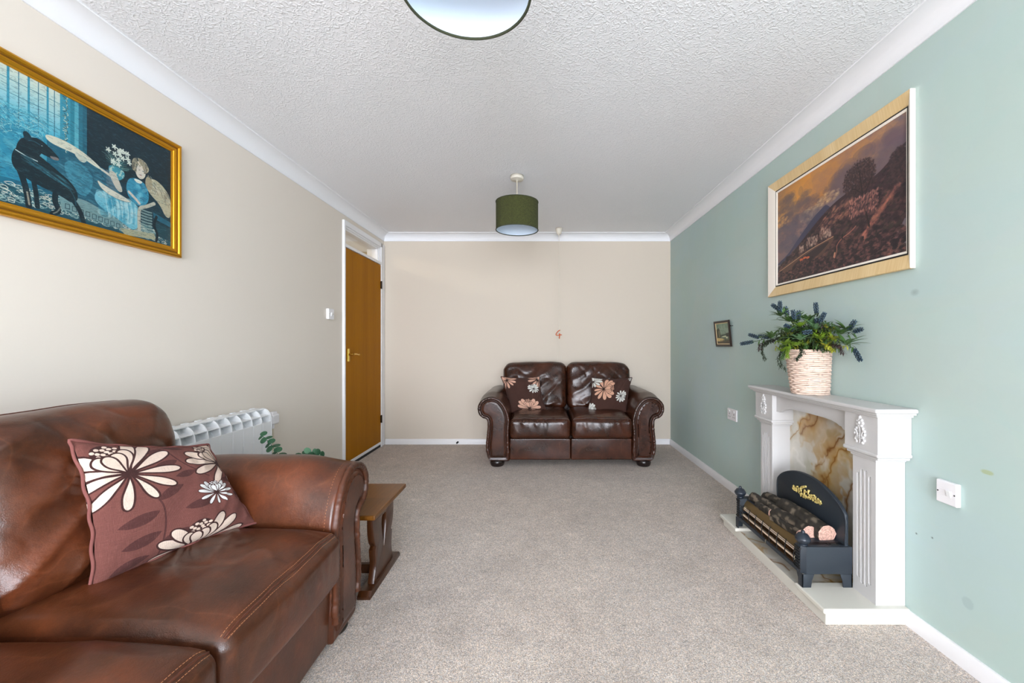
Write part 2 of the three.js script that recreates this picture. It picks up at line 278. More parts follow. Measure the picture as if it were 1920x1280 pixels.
// coving, a concave quarter round the ceiling
const covePts = (() => { const a = [[0, 0.083], [0.006, 0.083], [0.007, 0.079]]; for (let i = 0; i <= 12; i++) { const t = i / 12 * Math.PI / 2; a.push([0.084 - 0.076 * Math.cos(t), 0.080 - 0.074 * Math.sin(t)]); } a.push([0.086, 0.004], [0.086, 0], [0, 0]); return a; })();
struct('trim_1', slab(covePts.map(([a, b]) => [L + a, H - b]), 'z', B, F), mat.coving);
struct('trim_2', slab(covePts.map(([a, b]) => [R - a, H - b]), 'z', B, F), mat.coving);
struct('trim_3', slab(covePts.map(([a, b]) => [B + a, H - b]), 'x', L, R), mat.coving);
struct('trim_4', slab(covePts.map(([a, b]) => [F - a, H - b]), 'x', L, R), mat.coving);
// skirting boards
const skirt = [[0, 0], [0.016, 0], [0.016, 0.04], [0.011, 0.052], [0.008, 0.06], [0, 0.06]];
const bb = struct('baseboard_back', slab(skirt.map(([a, b]) => [B + a, b]), 'x', L + 0.02, R), mat.gloss);
mesh('cable_hole', (() => { const g = new THREE.CapsuleGeometry(0.010, 0.014, 4, 10); g.rotateZ(-0.8); g.scale(1, 1, 0.45); g.translate(-0.927, 0.022, B + 0.0165); return g; })(), mat.black, bb);
struct('baseboard_right', [slab(skirt.map(([a, b]) => [R - a, b]), 'z', B, -2.60), slab(skirt.map(([a, b]) => [R - a, b]), 'z', -1.667, F)], mat.gloss);
struct('baseboard_left', slab(skirt.map(([a, b]) => [L + a, b]), 'z', -3.70, F), mat.gloss);
struct('baseboard_front', slab(skirt.map(([a, b]) => [F - a, b]), 'x', L, R), mat.gloss);

{ // the hall beyond the door, seen through the glass over it
  const hm = std({ color: css(186, 160, 84), roughness: 0.9 }), x0 = L - T - 1.1, x1 = L - T;
  struct('wall_hall', [box(x0 - 0.1, -0.1, -5.6, x0, H, -2.6, 0), box(x0, -0.1, -5.7, x1, H, -5.6, 0), box(x0, -0.1, -2.6, x1, H, -2.5, 0)], hm);
  struct('ceiling_hall', box(x0 - 0.1, H, -5.7, x1, H + 0.1, -2.5, 0), mat.ceiling); struct('floor_hall', box(x0 - 0.1, -0.1, -5.7, x1, 0, -2.5, 0), std({ color: css(150, 136, 122), roughness: 1 }));
  const l = thing('added_hall_light', 'unseen round light added to brighten the hall behind the oak door', 'ceiling light', [x1 - 0.55, H, -3.5]);  // unseen lamp, added so the hall shows bright through the fanlight
  mesh('base_plate', (() => { const g = cyl(0.13, 0.13, 0.02, 32); g.translate(0, -0.01, 0); return g; })(), mat.plastic, l);
  mesh('diffuser', (() => { const g = new THREE.SphereGeometry(0.12, 24, 12, 0, 7, Math.PI / 2, Math.PI / 2); g.scale(1, 0.5, 1); g.translate(0, -0.02, 0); return g; })(), std({ color: 0xffffff, emissive: new THREE.Color(1, 0.88, 0.66), emissiveIntensity: 1 }), l);
  const pl = new THREE.PointLight(new THREE.Color(1, 0.88, 0.66), 0.8); pl.name = 'hall_fill_light'; pl.position.set(x1 - 0.55, H - 0.12, -3.5); pl.castShadow = true; scene.add(pl);
}
{ // door_1 with frame, glazed fanlight, oak leaf, handle, hinges, draught strip
  const d = new THREE.Group(); d.name = 'door_1'; d.userData.kind = 'structure'; scene.add(d);
  const fx = -1.745, bx = L - T;
  mesh('door_frame', [
    box(bx, 0, -3.708, fx, 2.254, -3.730), box(bx, 0, -4.575, fx, 2.254, -4.60), box(L - 0.01, 0, -4.60, -1.752, 2.254, -4.688),
    box(bx, 2.208, -3.73, fx, 2.254, -4.60), box(bx, 2.192, -3.73, -1.757, 2.208, -4.56, 0.002), box(bx, 2.177, -3.73, -1.769, 2.192, -4.545, 0.002),
    box(bx, 2.015, -3.73, fx, 2.042, -4.575), box(bx, 2.042, -4.548, -1.757, 2.2, -4.575, 0.002), box(bx, 2.042, -4.53, -1.769, 2.2, -4.55, 0.002), box(bx, 2.042, -3.73, -1.769, 2.2, -3.75, 0.002)], mat.gloss, d);
  mesh('fanlight_pane', box(-1.802, 2.03, -3.735, -1.798, 2.2, -4.56, 0), mat.glass, d);
  mesh('door_leaf', box(-1.795, 0.058, -3.735, -1.752, 2.009, -4.570, 0.0015), mat.door, d);
  mesh('draught_strip', box(-1.792, 0.03, -3.737, -1.7505, 0.058, -4.570, 0.002), mat.gloss, d);
  mesh('threshold', box(bx, 0, -3.73, -1.755, 0.030, -4.575, 0.002), mat.black, d);
  for (const y of [1.79, 0.31]) mesh('hinge', [box(-1.755, y - 0.04, -4.557, -1.746, y + 0.04, -4.590, 0.001), (() => { const g = cyl(0.007, 0.007, 0.085, 12); g.translate(-1.743, y, -4.572); return g; })()], mat.hinge, d);
  const hd = mesh('door_handle', box(-1.752, 0.975, -3.772, -1.742, 1.095, -3.808, 0.004), mat.brass, d);
  mesh('lever', [(() => { const g = cyl(0.009, 0.009, 0.045, 14); g.rotateZ(Math.PI / 2); g.translate(-1.72, 1.043, -3.79); return g; })(), tube([[-1.70, 1.043, -3.786], [-1.698, 1.044, -3.82], [-1.70, 1.040, -3.86], [-1.702, 1.036, -3.89], [-1.702, 1.036, -3.90]], 0.008, 24, 10), ball(0.0105, -1.702, 1.036, -3.902)], mat.brass, hd);
}
{ // rocker light switch
  const t = thing('light_switch', 'white surface-mounted light switch on the cream wall beside the oak door', 'light switch', [L, 1.387, -3.47]);
  mesh('switch_plate', box(0, -0.044, -0.044, 0.024, 0.044, 0.044, 0.004), mat.plastic, t);
  const rk = slab([[0, -0.015], [0.004, -0.015], [0.010, 0.015], [0, 0.015]], 'z', -0.009, 0.009, 0.0005); rk.translate(0.023, -0.004, 0); mesh('rocker', rk, mat.white, t);
  for (const z of [-0.03, 0.03]) { const g = cyl(0.0035, 0.0035, 0.002, 12); g.rotateZ(Math.PI / 2); g.translate(0.0245, 0, z); mesh('screw', g, mat.chrome, t); }
}
// ---------------------------------------------------------------- ceiling pendants
function pendant(x, z, label) {
  const t = thing('pendant_lamp', label, 'pendant lamp', [x, H, z], 0), r = 0.157, y0 = -0.404, y1 = -0.197;
  mesh('ceiling_rose', lathe([[0, 0], [0.05, 0], [0.05, -0.022], [0.046, -0.03], [0.012, -0.032], [0.008, -0.04], [0, -0.04]].map(([a, b]) => [a, b])), mat.beige, t);
  mesh('cord', tube([[0, -0.03, 0], [0, -0.12, 0.001], [0, -0.215, 0]], 0.0032, 12, 8), mat.cordWhite, t);
  const s = mesh('shade', (() => { const g = new THREE.CylinderGeometry(r, r, y1 - y0, 72, 1, true); g.translate(0, (y0 + y1) / 2, 0); return g; })(), mat.shade, t);
  mesh('lining', (() => { const g = new THREE.CylinderGeometry(r - 0.0025, r - 0.0025, y1 - y0 - 0.002, 72, 1, true); g.translate(0, (y0 + y1) / 2, 0); return g; })(), mat.liningIn, s);
  for (const y of [y0, y1]) mesh('shade_rim', (() => { const g = new THREE.TorusGeometry(r - 0.0005, 0.0036, 8, 72); g.rotateX(Math.PI / 2); g.translate(0, y, 0); const p = g.attributes.position; for (let i = 0; i < p.count; i++) { const q = 1 + 0.003 * n3(p.getX(i) * 90, p.getY(i) * 90, p.getZ(i) * 90); p.setXYZ(i, p.getX(i) * q, p.getY(i), p.getZ(i) * q); } return g; })(), mat.shadeRim, s);
  mesh('fitter', [(() => { const g = new THREE.TorusGeometry(0.022, 0.002, 6, 24); g.rotateX(Math.PI / 2); g.translate(0, -0.225, 0); return g; })(), ...[0, 1, 2].map((k) => { const a = k * 2.094 + 0.4; return tube([[0.022 * Math.cos(a), -0.225, 0.022 * Math.sin(a)], [0.09 * Math.cos(a), -0.212, 0.09 * Math.sin(a)], [(r - 0.003) * Math.cos(a), y1 - 0.003, (r - 0.003) * Math.sin(a)]], 0.0016, 12, 6); })], mat.white, t);
  mesh('lamp_holder', lathe([[0, -0.205], [0.012, -0.207], [0.019, -0.215], [0.019, -0.255], [0.016, -0.26], [0, -0.26]]), mat.cordWhite, t);
  mesh('bulb', lathe([[0, -0.255], [0.013, -0.26], [0.014, -0.275], [0.024, -0.295], [0.029, -0.315], [0.026, -0.335], [0.014, -0.348], [0, -0.351]]), mat.bulb, t);
  return t;
}
mat.liningIn = mat.lining.clone(); mat.liningIn.side = THREE.DoubleSide; mat.shade.side = THREE.DoubleSide;
pendant(-0.177, -0.997, 'olive green drum pendant nearest the camera, cropped by the top edge, white lining showing');
pendant(-0.165, -3.08, 'olive green drum pendant hanging whole from a pale ceiling rose near the back wall');
{ // pull cord
  const t = thing('pull_cord', 'ceiling pull cord with an orange tie hanging over the far loveseat', 'pull cord', [0.213, H, -4.46]);
  mesh('ceiling_switch', lathe([[0, 0], [0.036, 0], [0.036, -0.014], [0.032, -0.028], [0.025, -0.058], [0.016, -0.066], [0.006, -0.07], [0.004, -0.09], [0, -0.09]]), mat.beige, t);
  mesh('cord', [tube([[0, -0.08, 0], [0.002, -0.5, 0], [0, -1.13, 0]], 0.0012, 30, 5), tube([[0.003, -0.08, 0], [-0.002, -0.6, 0.001], [0.003, -1.13, 0.001]], 0.0012, 30, 5), tube([[0, -1.17, 0], [-0.008, -1.3, 0], [-0.016, -1.425, 0.01]], 0.0012, 20, 5), tube([[0.004, -1.17, 0], [0.016, -1.3, 0], [0.024, -1.425, 0.01]], 0.0012, 20, 5)], mat.beige, t);
  mesh('orange_tie', [tube([[0.012, -1.10, 0], [-0.012, -1.115, 0.006], [-0.032, -1.15, 0.002], [-0.012, -1.156, 0.008], [0.02, -1.15, 0.004], [0.03, -1.152, 0]], 0.0048, 30, 8), tube([[0.006, -1.135, 0.006], [0.008, -1.155, 0.01], [0.004, -1.185, 0.004], [0.008, -1.19, 0.002]], 0.0055, 20, 8), ball(0.009, 0.007, -1.15, 0.007)], mat.orange, t);
}
// ---------------------------------------------------------------- radiator with open louvred tops
{
  const t = thing('radiator', 'white multi-section radiator with open louvred top behind the big sofa', 'radiator', [L, 0, -2.56]);
  const w = 0.08, xf = 0.107, xb = 0.012;
  const arc = []; for (let i = 0; i <= 10; i++) { const a = i / 10 * Math.PI / 2; arc.push([0.062 + 0.045 * Math.sin(a), 0.655 + 0.078 * Math.cos(a)]); } // from the top lip round to the front
  const rib = [[xb, 0.56], [xb, 0.733], ...arc, [xf, 0.60], [xf - 0.012, 0.60], [xf - 0.012, 0.66], [0.06, 0.60]].map(([x, y]) => [x, y]);
  const sec = [
    box(xf - 0.012, 0.155, 0.0024, xf, 0.658, w - 0.0024, 0.003), box(xb, 0.155, 0.01, xf - 0.02, 0.6, w - 0.01, 0.004),
    slab([[xb, 0.56], [xb, 0.735], [0.064, 0.735], ...arc, [xf, 0.56]], 'z', 0, 0.005, 0.001), 
    box(xb, 0.729, 0, 0.066, 0.738, w, 0.003), box(xb - 0.004, 0.735, 0.022, xb + 0.014, 0.7425, 0.056, 0.003),
    slab([[xb + 0.01, 0.60], [xb + 0.012, 0.73], [0.03, 0.728], [0.04, 0.69], [0.066, 0.655], [xf - 0.012, 0.645], [xf - 0.012, 0.60]], 'z', 0.004, w - 0.0, 0),
    slab([[0.05, 0.699], [0.0985, 0.693], [0.0985, 0.697], [0.05, 0.703]], 'z', 0.003, w, 0),
    box(0.045, 0.60, 0.05, 0.075, 0.695, w, 0.012, 3)];
  const first = mesh('radiator_section', join(sec), mat.radiator, t);
  for (let k = 1; k < 11; k++) { const c = first.clone(); c.position.z = k * w; t.add(c); }
  mesh('end_cover', [slab([[xb, 0.155], [xb, 0.737], [0.064, 0.737], ...arc.map(([x, y]) => [x + 0.002, y + 0.001]), [xf + 0.002, 0.155]], 'z', -0.006, 0.0, 0.002)], mat.radiator, t);
  const e2 = mesh('end_cover', slab([[xb, 0.155], [xb, 0.737], [0.064, 0.737], ...arc.map(([x, y]) => [x + 0.002, y + 0.001]), [xf + 0.002, 0.155]], 'z', 0.88, 0.886, 0.002), mat.radiator, t);
  for (const z of [0.2, 0.6]) mesh('bracket', box(0.001, 0.25, z, xb + 0.01, 0.55, z + 0.04), mat.radiator, t);
  const o = thing('cable_outlet', 'white cable outlet box with flex on the wall at the radiator end', 'outlet', [L, 0.64, -2.725]);
  mesh('outlet_box', [box(0, -0.033, -0.035, 0.035, 0.033, 0.035, 0.01, 3), box(0, 0.02, -0.02, 0.03, 0.05, 0.03, 0.008)], mat.plastic, o);
  mesh('flex', tube([[0.018, -0.03, 0.01], [0.02, -0.08, 0.012], [0.022, -0.2, 0.02], [0.03, -0.36, 0.06], [0.03, -0.44, 0.12], [0.03, -0.46, 0.15]], 0.0045, 40, 8), mat.cordWhite, o);
  mesh('cable_gland', (() => { const g = cyl(0.009, 0.007, 0.03, 12); g.translate(0.018, -0.045, 0.01); return g; })(), mat.plastic, o);
}
// ---------------------------------------------------------------- small trestle side table
{
  const t = thing('side_table', 'small dark wood side table with wavy trestle leg beside the sofa arm', 'side table', [-1.04, 0, -2.025]);
  mesh('tabletop', box(-0.31, 0.357, -0.213, 0.32, 0.38, 0.213, 0.006, 3), mat.tableTop, t);
  mesh('apron', box(-0.27, 0.335, -0.03, 0.26, 0.358, 0.03, 0.002), mat.table, t);
  const half = [[0.128, 0.355], [0.131, 0.30], [0.128, 0.255], [0.115, 0.215], [0.096, 0.190], [0.095, 0.186], [0.112, 0.178], [0.108, 0.15], [0.102, 0.12], [0.104, 0.09], [0.118, 0.05], [0.124, 0.028]];
  const smooth = (a) => new THREE.SplineCurve(a.map(([x, y]) => new THREE.Vector2(x, y))).getPoints(30).map((p) => [p.x, p.y]);
  const right = [...smooth(half.slice(0, 5)), ...smooth(half.slice(6))], out = [...right, ...right.slice().reverse().map(([a, b]) => [-a, b])];
  const tear = smooth([[0, 0.145], [0.013, 0.19], [0.025, 0.235], [0.030, 0.27], [0.025, 0.298], [0.012, 0.306], [0, 0.303]]);
  const hole = [...tear, ...tear.slice(1, -1).reverse().map(([a, b]) => [-a, b])];
  for (const x of [0.25, -0.27]) {
    const leg = mesh('trestle_leg', slab(out, 'x', x, x + 0.030, 0.002, [hole], 0.5), mat.table, t);
    mesh('foot', slab([[-0.196, 0], [0.196, 0], [0.196, 0.012], [0.176, 0.03], [-0.176, 0.03], [-0.196, 0.012]], 'x', x - 0.017, x + 0.043, 0.002), mat.table, leg);
  }
  mesh('stretcher', box(-0.25, 0.012, -0.02, 0.252, 0.056, 0.004, 0.003), mat.table, t);
}
// ---------------------------------------------------------------- leather suite
const patina = (s) => (x, y, z) => { // worn, mottled hide: lighter and redder where the dye has rubbed off
  const a = fbm3(x * 2.6 + s, y * 2.6, z * 2.6, 4), b = n3(x * 7 + s, y * 7, z * 7), k = 0.23 * (1 + 0.38 * a + 0.10 * b), w = clamp(a * 1.2 + 0.2, 0, 1);
  return [k * (1 + 0.40 * w), k * (1 + 0.06 * w) * 0.86, k * (1 - 0.1 * w) * 0.76];
};
function smoothLoop(pts, n) { return new THREE.CatmullRomCurve3(pts.map(([a, b]) => V(a, b, 0)), true, 'centripetal').getSpacedPoints(n).slice(0, n); }
function inset(loop, d) { const n = loop.length; return loop.map((p, i) => { const a = loop[(i + n - 1) % n], b = loop[(i + 1) % n], t = b.clone().sub(a).normalize(); const q = V(p.x + t.y * d, p.y - t.x * d, 0); if (p.y < 0.135) { const lo = Math.min(...loop.map((m) => m.y)); q.set(clamp(p.x, d, 0.207 - d), Math.max(p.y, lo + d), 0); } return q; }); }
function cap(loop, z, s) { const sh = loop.map((p) => new THREE.Vector2(p.x, p.y)), tri = THREE.ShapeUtils.triangulateShape(sh, []); const pos = [], uv = []; for (const t of tri) for (const i of (s > 0 ? t : [t[0], t[2], t[1]])) { pos.push(loop[i].x, loop[i].y, z); uv.push(loop[i].x, loop[i].y); } const g = new THREE.BufferGeometry(); g.setAttribute('position', new THREE.Float32BufferAttribute(pos, 3)); g.setAttribute('uv', new THREE.Float32BufferAttribute(uv, 2)); g.computeVertexNormals(); return g; }
// scroll arm seen from the front: u outward from the seat, v up
const ARM = [[0, 0.06], [0, 0.2], [0, 0.34], [-0.006, 0.43], [0.008, 0.50], [0.036, 0.565], [0.082, 0.620], [0.14, 0.648], [0.20, 0.646], [0.25, 0.622], [0.283, 0.58], [0.291, 0.53], [0.276, 0.483], [0.246, 0.453], [0.214, 0.444], [0.203, 0.425], [0.201, 0.37], [0.207, 0.30], [0.214, 0.23], [0.214, 0.16], [0.204, 0.10], [0.18, 0.06], [0.09, 0.058]];
function stitches(path, n, len, r) { // thread dashes along a seam: far too many and too small to tell apart
  const c = new THREE.CatmullRomCurve3(path), list = []; const up = V(0, 1, 0);
  for (let i = 0; i < n; i++) { const t = (i + 0.5) / n, p = c.getPointAt(t), d = c.getTangentAt(t); const g = new THREE.CapsuleGeometry(r, len, 2, 5); g.applyQuaternion(new THREE.Quaternion().setFromUnitVectors(up, d)); g.translate(p.x, p.y, p.z); list.push(g); }
  return join(list);
}
function sofa(name, label, category, pos, turn, seats, o) {
  const t = thing(name, label, category, pos, turn), SW = 0.57, half = seats * SW / 2, lm = o.leather, fine = o.fine ?? 0.014, seed = o.seed;
  const zArm = 0.425;
  // front rail and back frame
  for (let i = 0; i < seats; i++) mesh('front_rail', tint(softBox(SW - 0.002, 0.2, 0.06, 0.012, 0.04, (q) => { q.x += -half + SW * (i + 0.5); q.y += 0.162; if (q.y < 0.1) q.y -= o.drop; q.z += 0.385; q.z += 0.006 * n3(q.x * 5 + seed, q.y * 6, 2); }), patina(seed + 3)), lm, t);
  mesh('back_frame', tint(softBox(half * 2 + 0.16, 0.76, 0.09, 0.04, 0.05, (q) => { q.y += 0.46; q.z += -0.38; }), patina(seed + 5)), lm, t);
  mesh('seat_deck', box(-half, 0.07, -0.36, half, 0.27, 0.36, 0.01), std({ color: css(40, 27, 22), roughness: 0.9 }), t);
  // seat cushions
  for (let i = 0; i < seats; i++) {
    const cx = -half + SW * (i + 0.5), w = SW - 0.006, h = 0.187, d = 0.71, r = 0.040, cz = 0.110;
    const deform = (q) => {
      const a = q.x / (w / 2), b = q.z / (d / 2), top = sstep(0.02, h / 2, q.y);
      const crown = (1 - 0.8 * Math.pow(Math.abs(a), 7)) * (0.22 + 0.78 * clamp(1 - Math.pow(Math.abs(b * 0.98 + 0.02), 3.2), 0, 1));
      q.y += top * (0.050 * crown - 0.008); const fr = sstep(d / 2 - 0.02, d / 2, q.z);
      q.z += fr * 0.016 * (1 - a * a) * (1 - (q.y / 0.13) ** 2);
      // creases: long slack folds on the top, gathers on the front border
      const f1 = Math.pow(1 - Math.abs(n3(q.x * 2.4 + i * 3 + seed, 1, q.z * 6 + q.x * 2.5)), 10), f2 = Math.pow(1 - Math.abs(n3(q.x * 7 + i * 5 + seed, 4, q.z * 2.8)), 14);
      q.y += top * (0.0045 * f1 - 0.003 * f2) * (1 - a ** 8);
      const ga = Math.pow(1 - Math.abs(n3(q.x * 17 + seed + i * 9, q.y * 5, 3)), 6); q.z += fr * o.gather * ga * sstep(-0.08, 0.05, q.y);
      q.x += 0.004 * n3(q.y * 8, q.z * 4, i + seed);
      q.x += cx; q.y += 0.262 + h / 2; q.z += cz;
    };
    const c = mesh('seat_cushion', tint(softBox(w, h, d, r, fine, deform), patina(seed + i)), lm, t);
    const line = (rr, ex, back) => { const P = [], k = 0.7071, z1 = d / 2 - r + rr * r, y1 = h / 2 - r + ex * r; for (let j = 0; j <= 30; j++) { const q = V(mix(-w / 2 + r * 0.3, w / 2 - r * 0.3, j / 30), y1, z1); const p = softPoint(w, h, d, r, V(q.x, h / 2 - r + r * ex, d / 2 - r + r * rr)); deform(p); P.push(p); } return P; };
    const seam = mesh('seam', tube(line(0.62, 1.0), 0.0032, 60, 6), lm.clone0, c);
    const lst = (dz) => line(0.62 + dz, 1.0).map((p) => p.clone().add(V(0, 0.0012, 0)));
    if (o.stitch) for (const dz of [-0.28, 0.30]) { const s = mesh('stitching', stitches(lst(dz), 64, 0.0042, 0.0009), mat.stitch, seam); s.userData.kind = 'stuff'; }
  }
  // back cushions, leaning back and slack
  for (let i = 0; i < seats; i++) {
    const first = i === 0, last = i === seats - 1, x0 = -half + SW * i - (first ? o.over : 0) + 0.003, x1 = -half + SW * (i + 1) + (last ? o.over : 0) - 0.003;
    const w = x1 - x0, h = 0.50, d = 0.235, r = o.over > 0.1 ? 0.062 : 0.085, cx = (x0 + x1) / 2, lean = 0.20;
    const deform = (q) => {
      const a = q.x / (w / 2), b = q.y / (h / 2), fr = sstep(-0.02, 0.06, q.z);
      q.z += fr * 0.03 * (1 - a * a) * (1 - b * b) + fr * 0.02 * clamp(-b, 0, 1) * (1 - a * a);
      const u = q.x * 3.0 + i * 4 + seed, v = q.y * 5.5 - q.x * 4.5;
      const f1 = Math.pow(1 - Math.abs(n3(u * 0.8, v, 2)), 7), f2 = Math.pow(1 - Math.abs(n3(u * 1.9 + 4, v * 1.3 + q.x * 8, 6)), 9);
      q.z += fr * (0.015 * f1 - 0.008 * f2 + 0.012 * n3(q.x * 4 + i * 2, q.y * 4, seed)) * (1 - a ** 6) * (1 - b ** 8);
      const tp = sstep(0.12, h / 2, q.y); q.y += tp * 0.010 * n3(q.x * 5 + i + seed, 2, q.z * 4) - tp * (((first && a < 0) || (last && a > 0)) ? 0.052 * Math.abs(a) ** 7 : 0.012 * a ** 4);
      
      const y = q.y * Math.cos(lean) + q.z * Math.sin(lean) * 0.6, z = q.z * Math.cos(lean) - q.y * Math.sin(lean);
      q.set(q.x + cx, y + 0.692, z - 0.225);
    };
    const c = mesh('back_cushion', tint(softBox(w, h, d, r, fine, deform), patina(seed + 20 + i)), lm, t);
    const P = []; for (let j = 0; j <= 24; j++) { const p = softPoint(w, h, d, r, V(mix(-w / 2 + 0.05, w / 2 - 0.05, j / 24), h / 2, -0.01)); deform(p); P.push(p); }
    mesh('seam', tube(P, 0.0032, 50, 6), lm.clone0, c);
  }
  // arms
  const N = 120;
  for (const s of [-1, 1]) {
    const loop0 = smoothLoop(ARM.map(([a, b]) => [a, b < 0.07 ? b - o.drop : b]), N), place = (L0, z, k) => L0.map((p, i) => { const wob = 0.0035 * n3(p.x * 9 + s, p.y * 9, z * 5 + seed) * k; return V(s * (half + p.x + (p.x > 0.02 ? wob : wob * 0.3)), p.y + wob + (0.030 * sstep(0.42, 0.22, z) - 0.006 * sstep(0.1, -0.4, z)) * sstep(0.3, 0.6, p.y), z); });
    const rings = []; for (let k = 0; k <= 34; k++) rings.push(place(loop0, mix(-0.425, zArm - 0.014, k / 34), 1));
    for (let k = 1; k <= 4; k++) { const a = k / 4 * Math.PI / 2; rings.push(place(inset(loop0, 0.014 * (1 - Math.cos(a))), zArm - 0.014 + 0.014 * Math.sin(a), 1)); }
    rings.push(place(inset(loop0, 0.034), zArm - 0.004, 1));
    const backLoop = place(loop0, -0.425, 1).map((p) => V(p.x, p.y, 0));
    const shell = [skin(s > 0 ? rings : rings.map((R) => R.slice().reverse())), cap(backLoop, -0.425, -s)];
    const arm = mesh('arm', tint(smoothNormals(join(shell)), patina(seed + 40 + s)), lm, t);
    // padded facing panel with a gathered band round it
    const p0 = inset(loop0, 0.026), face = []; const zz = [[0.032, -0.012], [0.033, 0.0], [0.037, 0.007], [0.046, 0.012], [0.056, 0.014]];
    for (const [d, z] of zz) face.push(inset(loop0, d).map((p) => V(s * (half + p.x), p.y, zArm + z)));
    const inner = inset(loop0, 0.056).map((p) => V(s * (half + p.x), p.y, 0));
    mesh('arm_facing', tint(smoothNormals(join([skin(s > 0 ? face : face.map((R) => R.slice().reverse())), cap(inner, zArm + 0.014, s)])), patina(seed + 44 + s)), lm, arm);
    const welt = (d, z, r, a, b, gath) => { const lo = loop0.findIndex((p) => p.y > 0.085), hi = loop0.length - 1 - loop0.slice().reverse().findIndex((p) => p.y > 0.1), P = inset(loop0, d).slice(lo, hi).map((p) => V(s * (half + p.x), p.y, zArm + z)); const g = tube(P, r, 220, 8); const q = g.attributes.position; const c = new THREE.CatmullRomCurve3(P, false, 'centripetal'); if (gath) for (let i = 0; i <= 220; i++) { const m = c.getPointAt(i / 220), k = 1 + gath * (Math.pow(Math.abs(n3(i * 0.21, s, 3)), 0.5) - 0.5); for (let j = 0; j <= 8; j++) { const e = i * 9 + j; q.setXYZ(e, m.x + (q.getX(e) - m.x) * k, m.y + (q.getY(e) - m.y) * k, m.z + (q.getZ(e) - m.z) * k); } } return smoothNormals(g); };
    mesh('gathered_band', tint(welt(0.015, 0.004, 0.0155, 2, N - 6, 0.30), patina(seed + 47)), lm, arm);
    mesh('piping', welt(0.033, 0.002, 0.0035, 2, N - 6, 0), lm.clone0, arm);
    if (o.stitch) { const P = loop0.slice(18, 64).map((p) => V(s * (half + p.x - 0.0005 * s * 0), p.y + 0.0012, zArm - 0.03)); const st = mesh('stitching', stitches(P.map((p) => { const q = p.clone(); return q; }), 54, 0.0042, 0.0009), mat.stitch, arm); st.userData.kind = 'stuff'; const P2 = P.map((p) => p.clone().setZ(-0.13)); const st2 = mesh('stitching', stitches(P2.map((p) => p.clone().add(V(0, 0.006, 0))), 54, 0.0042, 0.0009), mat.stitch, arm); st2.userData.kind = 'stuff'; }
  }
  for (const x of [-half - 0.115, half + 0.115]) for (const z of [0.37, -0.36]) mesh('foot', (() => { const g = lathe([[0, 0], [0.055, 0], [0.062, 0.008], [0.068, 0.03], [0.066, 0.05], [0.055, 0.062], [0, 0.062]], 28); if (o.drop) g.scale(0.8, 0.5, 0.8); g.translate(x, 0, z); return g; })(), mat.foot, t);
  return t;
}
mat.leather.clone0 = std({ color: css(84, 42, 26), roughness: 0.4 });
mat.leatherDimmed = mat.leather.clone(); mat.leatherDimmed.color = css(190, 192, 198); mat.leatherDimmed.roughness = 0.27; mat.leatherDimmed.clone0 = std({ color: css(56, 34, 26), roughness: 0.38 });  // same hide as the near sofa, darkened for the dimmer light at the back
sofa('large_sofa', 'big worn brown leather sofa in front of the white radiator, holding one plum cushion', 'sofa', [-1.185, 0, -0.665], Math.PI / 2, 3, { leather: mat.leather, fine: 0.011, seed: 1.3, over: 0.008, drop: 0.03, gather: 0.002, stitch: true });
sofa('loveseat', 'brown leather two-seat sofa with two patterned cushions against the back wall', 'sofa', [0.293, 0, -4.245], 0, 2, { leather: mat.leatherDimmed, fine: 0.016, seed: 7.7, over: 0.11, drop: 0, gather: 0.007, stitch: false });

// ---------------------------------------------------------------- flower-print scatter cushions
function petal(c, len, wid, fill, line, lw) { c.beginPath(); c.moveTo(0, 0); c.bezierCurveTo(-wid * 0.25, -len * 0.35, -wid * 1.05, -len * 0.62, -wid * 0.55, -len * 0.93); c.bezierCurveTo(-wid * 0.25, -len * 1.05, wid * 0.25, -len * 1.05, wid * 0.55, -len * 0.93); c.bezierCurveTo(wid * 1.05, -len * 0.62, wid * 0.25, -len * 0.35, 0, 0); c.closePath(); c.fillStyle = fill; c.fill(); c.lineWidth = lw; c.strokeStyle = line; c.stroke(); }
let PETAL = 1;
function flower(c, x, y, s, rot, fill, line, tight) { // lotus-like bloom: base at (x, y), stamens towards the top
  c.save(); c.translate(x, y); c.rotate(rot); const lw = Math.max(2.5, s * 0.036 / PETAL), k = tight ?? 1;
  const put = (a, l, w) => { c.save(); c.rotate(a); c.translate(0, -s * 0.02); petal(c, s * l, s * w * PETAL, fill, line, lw); c.restore(); };
  for (const a of [2.55, -2.50]) put(a, 0.80, 0.145); put(3.1, 0.72, 0.12); for (const a of [1.98, -1.86]) put(a, 0.92, 0.15); for (const a of [1.44, -1.30]) put(a, 0.98, 0.165);
  for (const a of [0.98 * k, -0.90 * k]) put(a, 1.0, 0.18); for (const a of [0.62 * k, -0.58 * k]) put(a, 0.94, 0.19);
  c.beginPath(); c.ellipse(0, -s * 0.60, s * 0.27, s * 0.22, 0, 0, 7); c.fillStyle = line; c.fill();
  for (let i = 0; i < 15; i++) { const a = i * 2.4, r = Math.sqrt((i + 0.5) / 15); c.beginPath(); c.ellipse(r * s * 0.23 * Math.cos(a), -s * 0.63 + r * s * 0.17 * Math.sin(a), s * 0.042, s * 0.034, 0.3, 0, 7); c.fillStyle = fill; c.fill(); }
  for (const a of [0.50, -0.48]) put(a, 0.62, 0.20); for (const a of [0.20, -0.22]) put(a, 0.52, 0.185);
  c.restore();
}
function leaf2(c, x, y, s, rot, col) { c.save(); c.translate(x, y); c.rotate(rot); c.beginPath(); c.moveTo(0, 0); c.bezierCurveTo(s * 0.3, -s * 0.32, s * 0.75, -s * 0.25, s, 0); c.bezierCurveTo(s * 0.7, s * 0.16, s * 0.3, s * 0.2, 0, 0); c.fillStyle = col; c.fill(); c.restore(); }
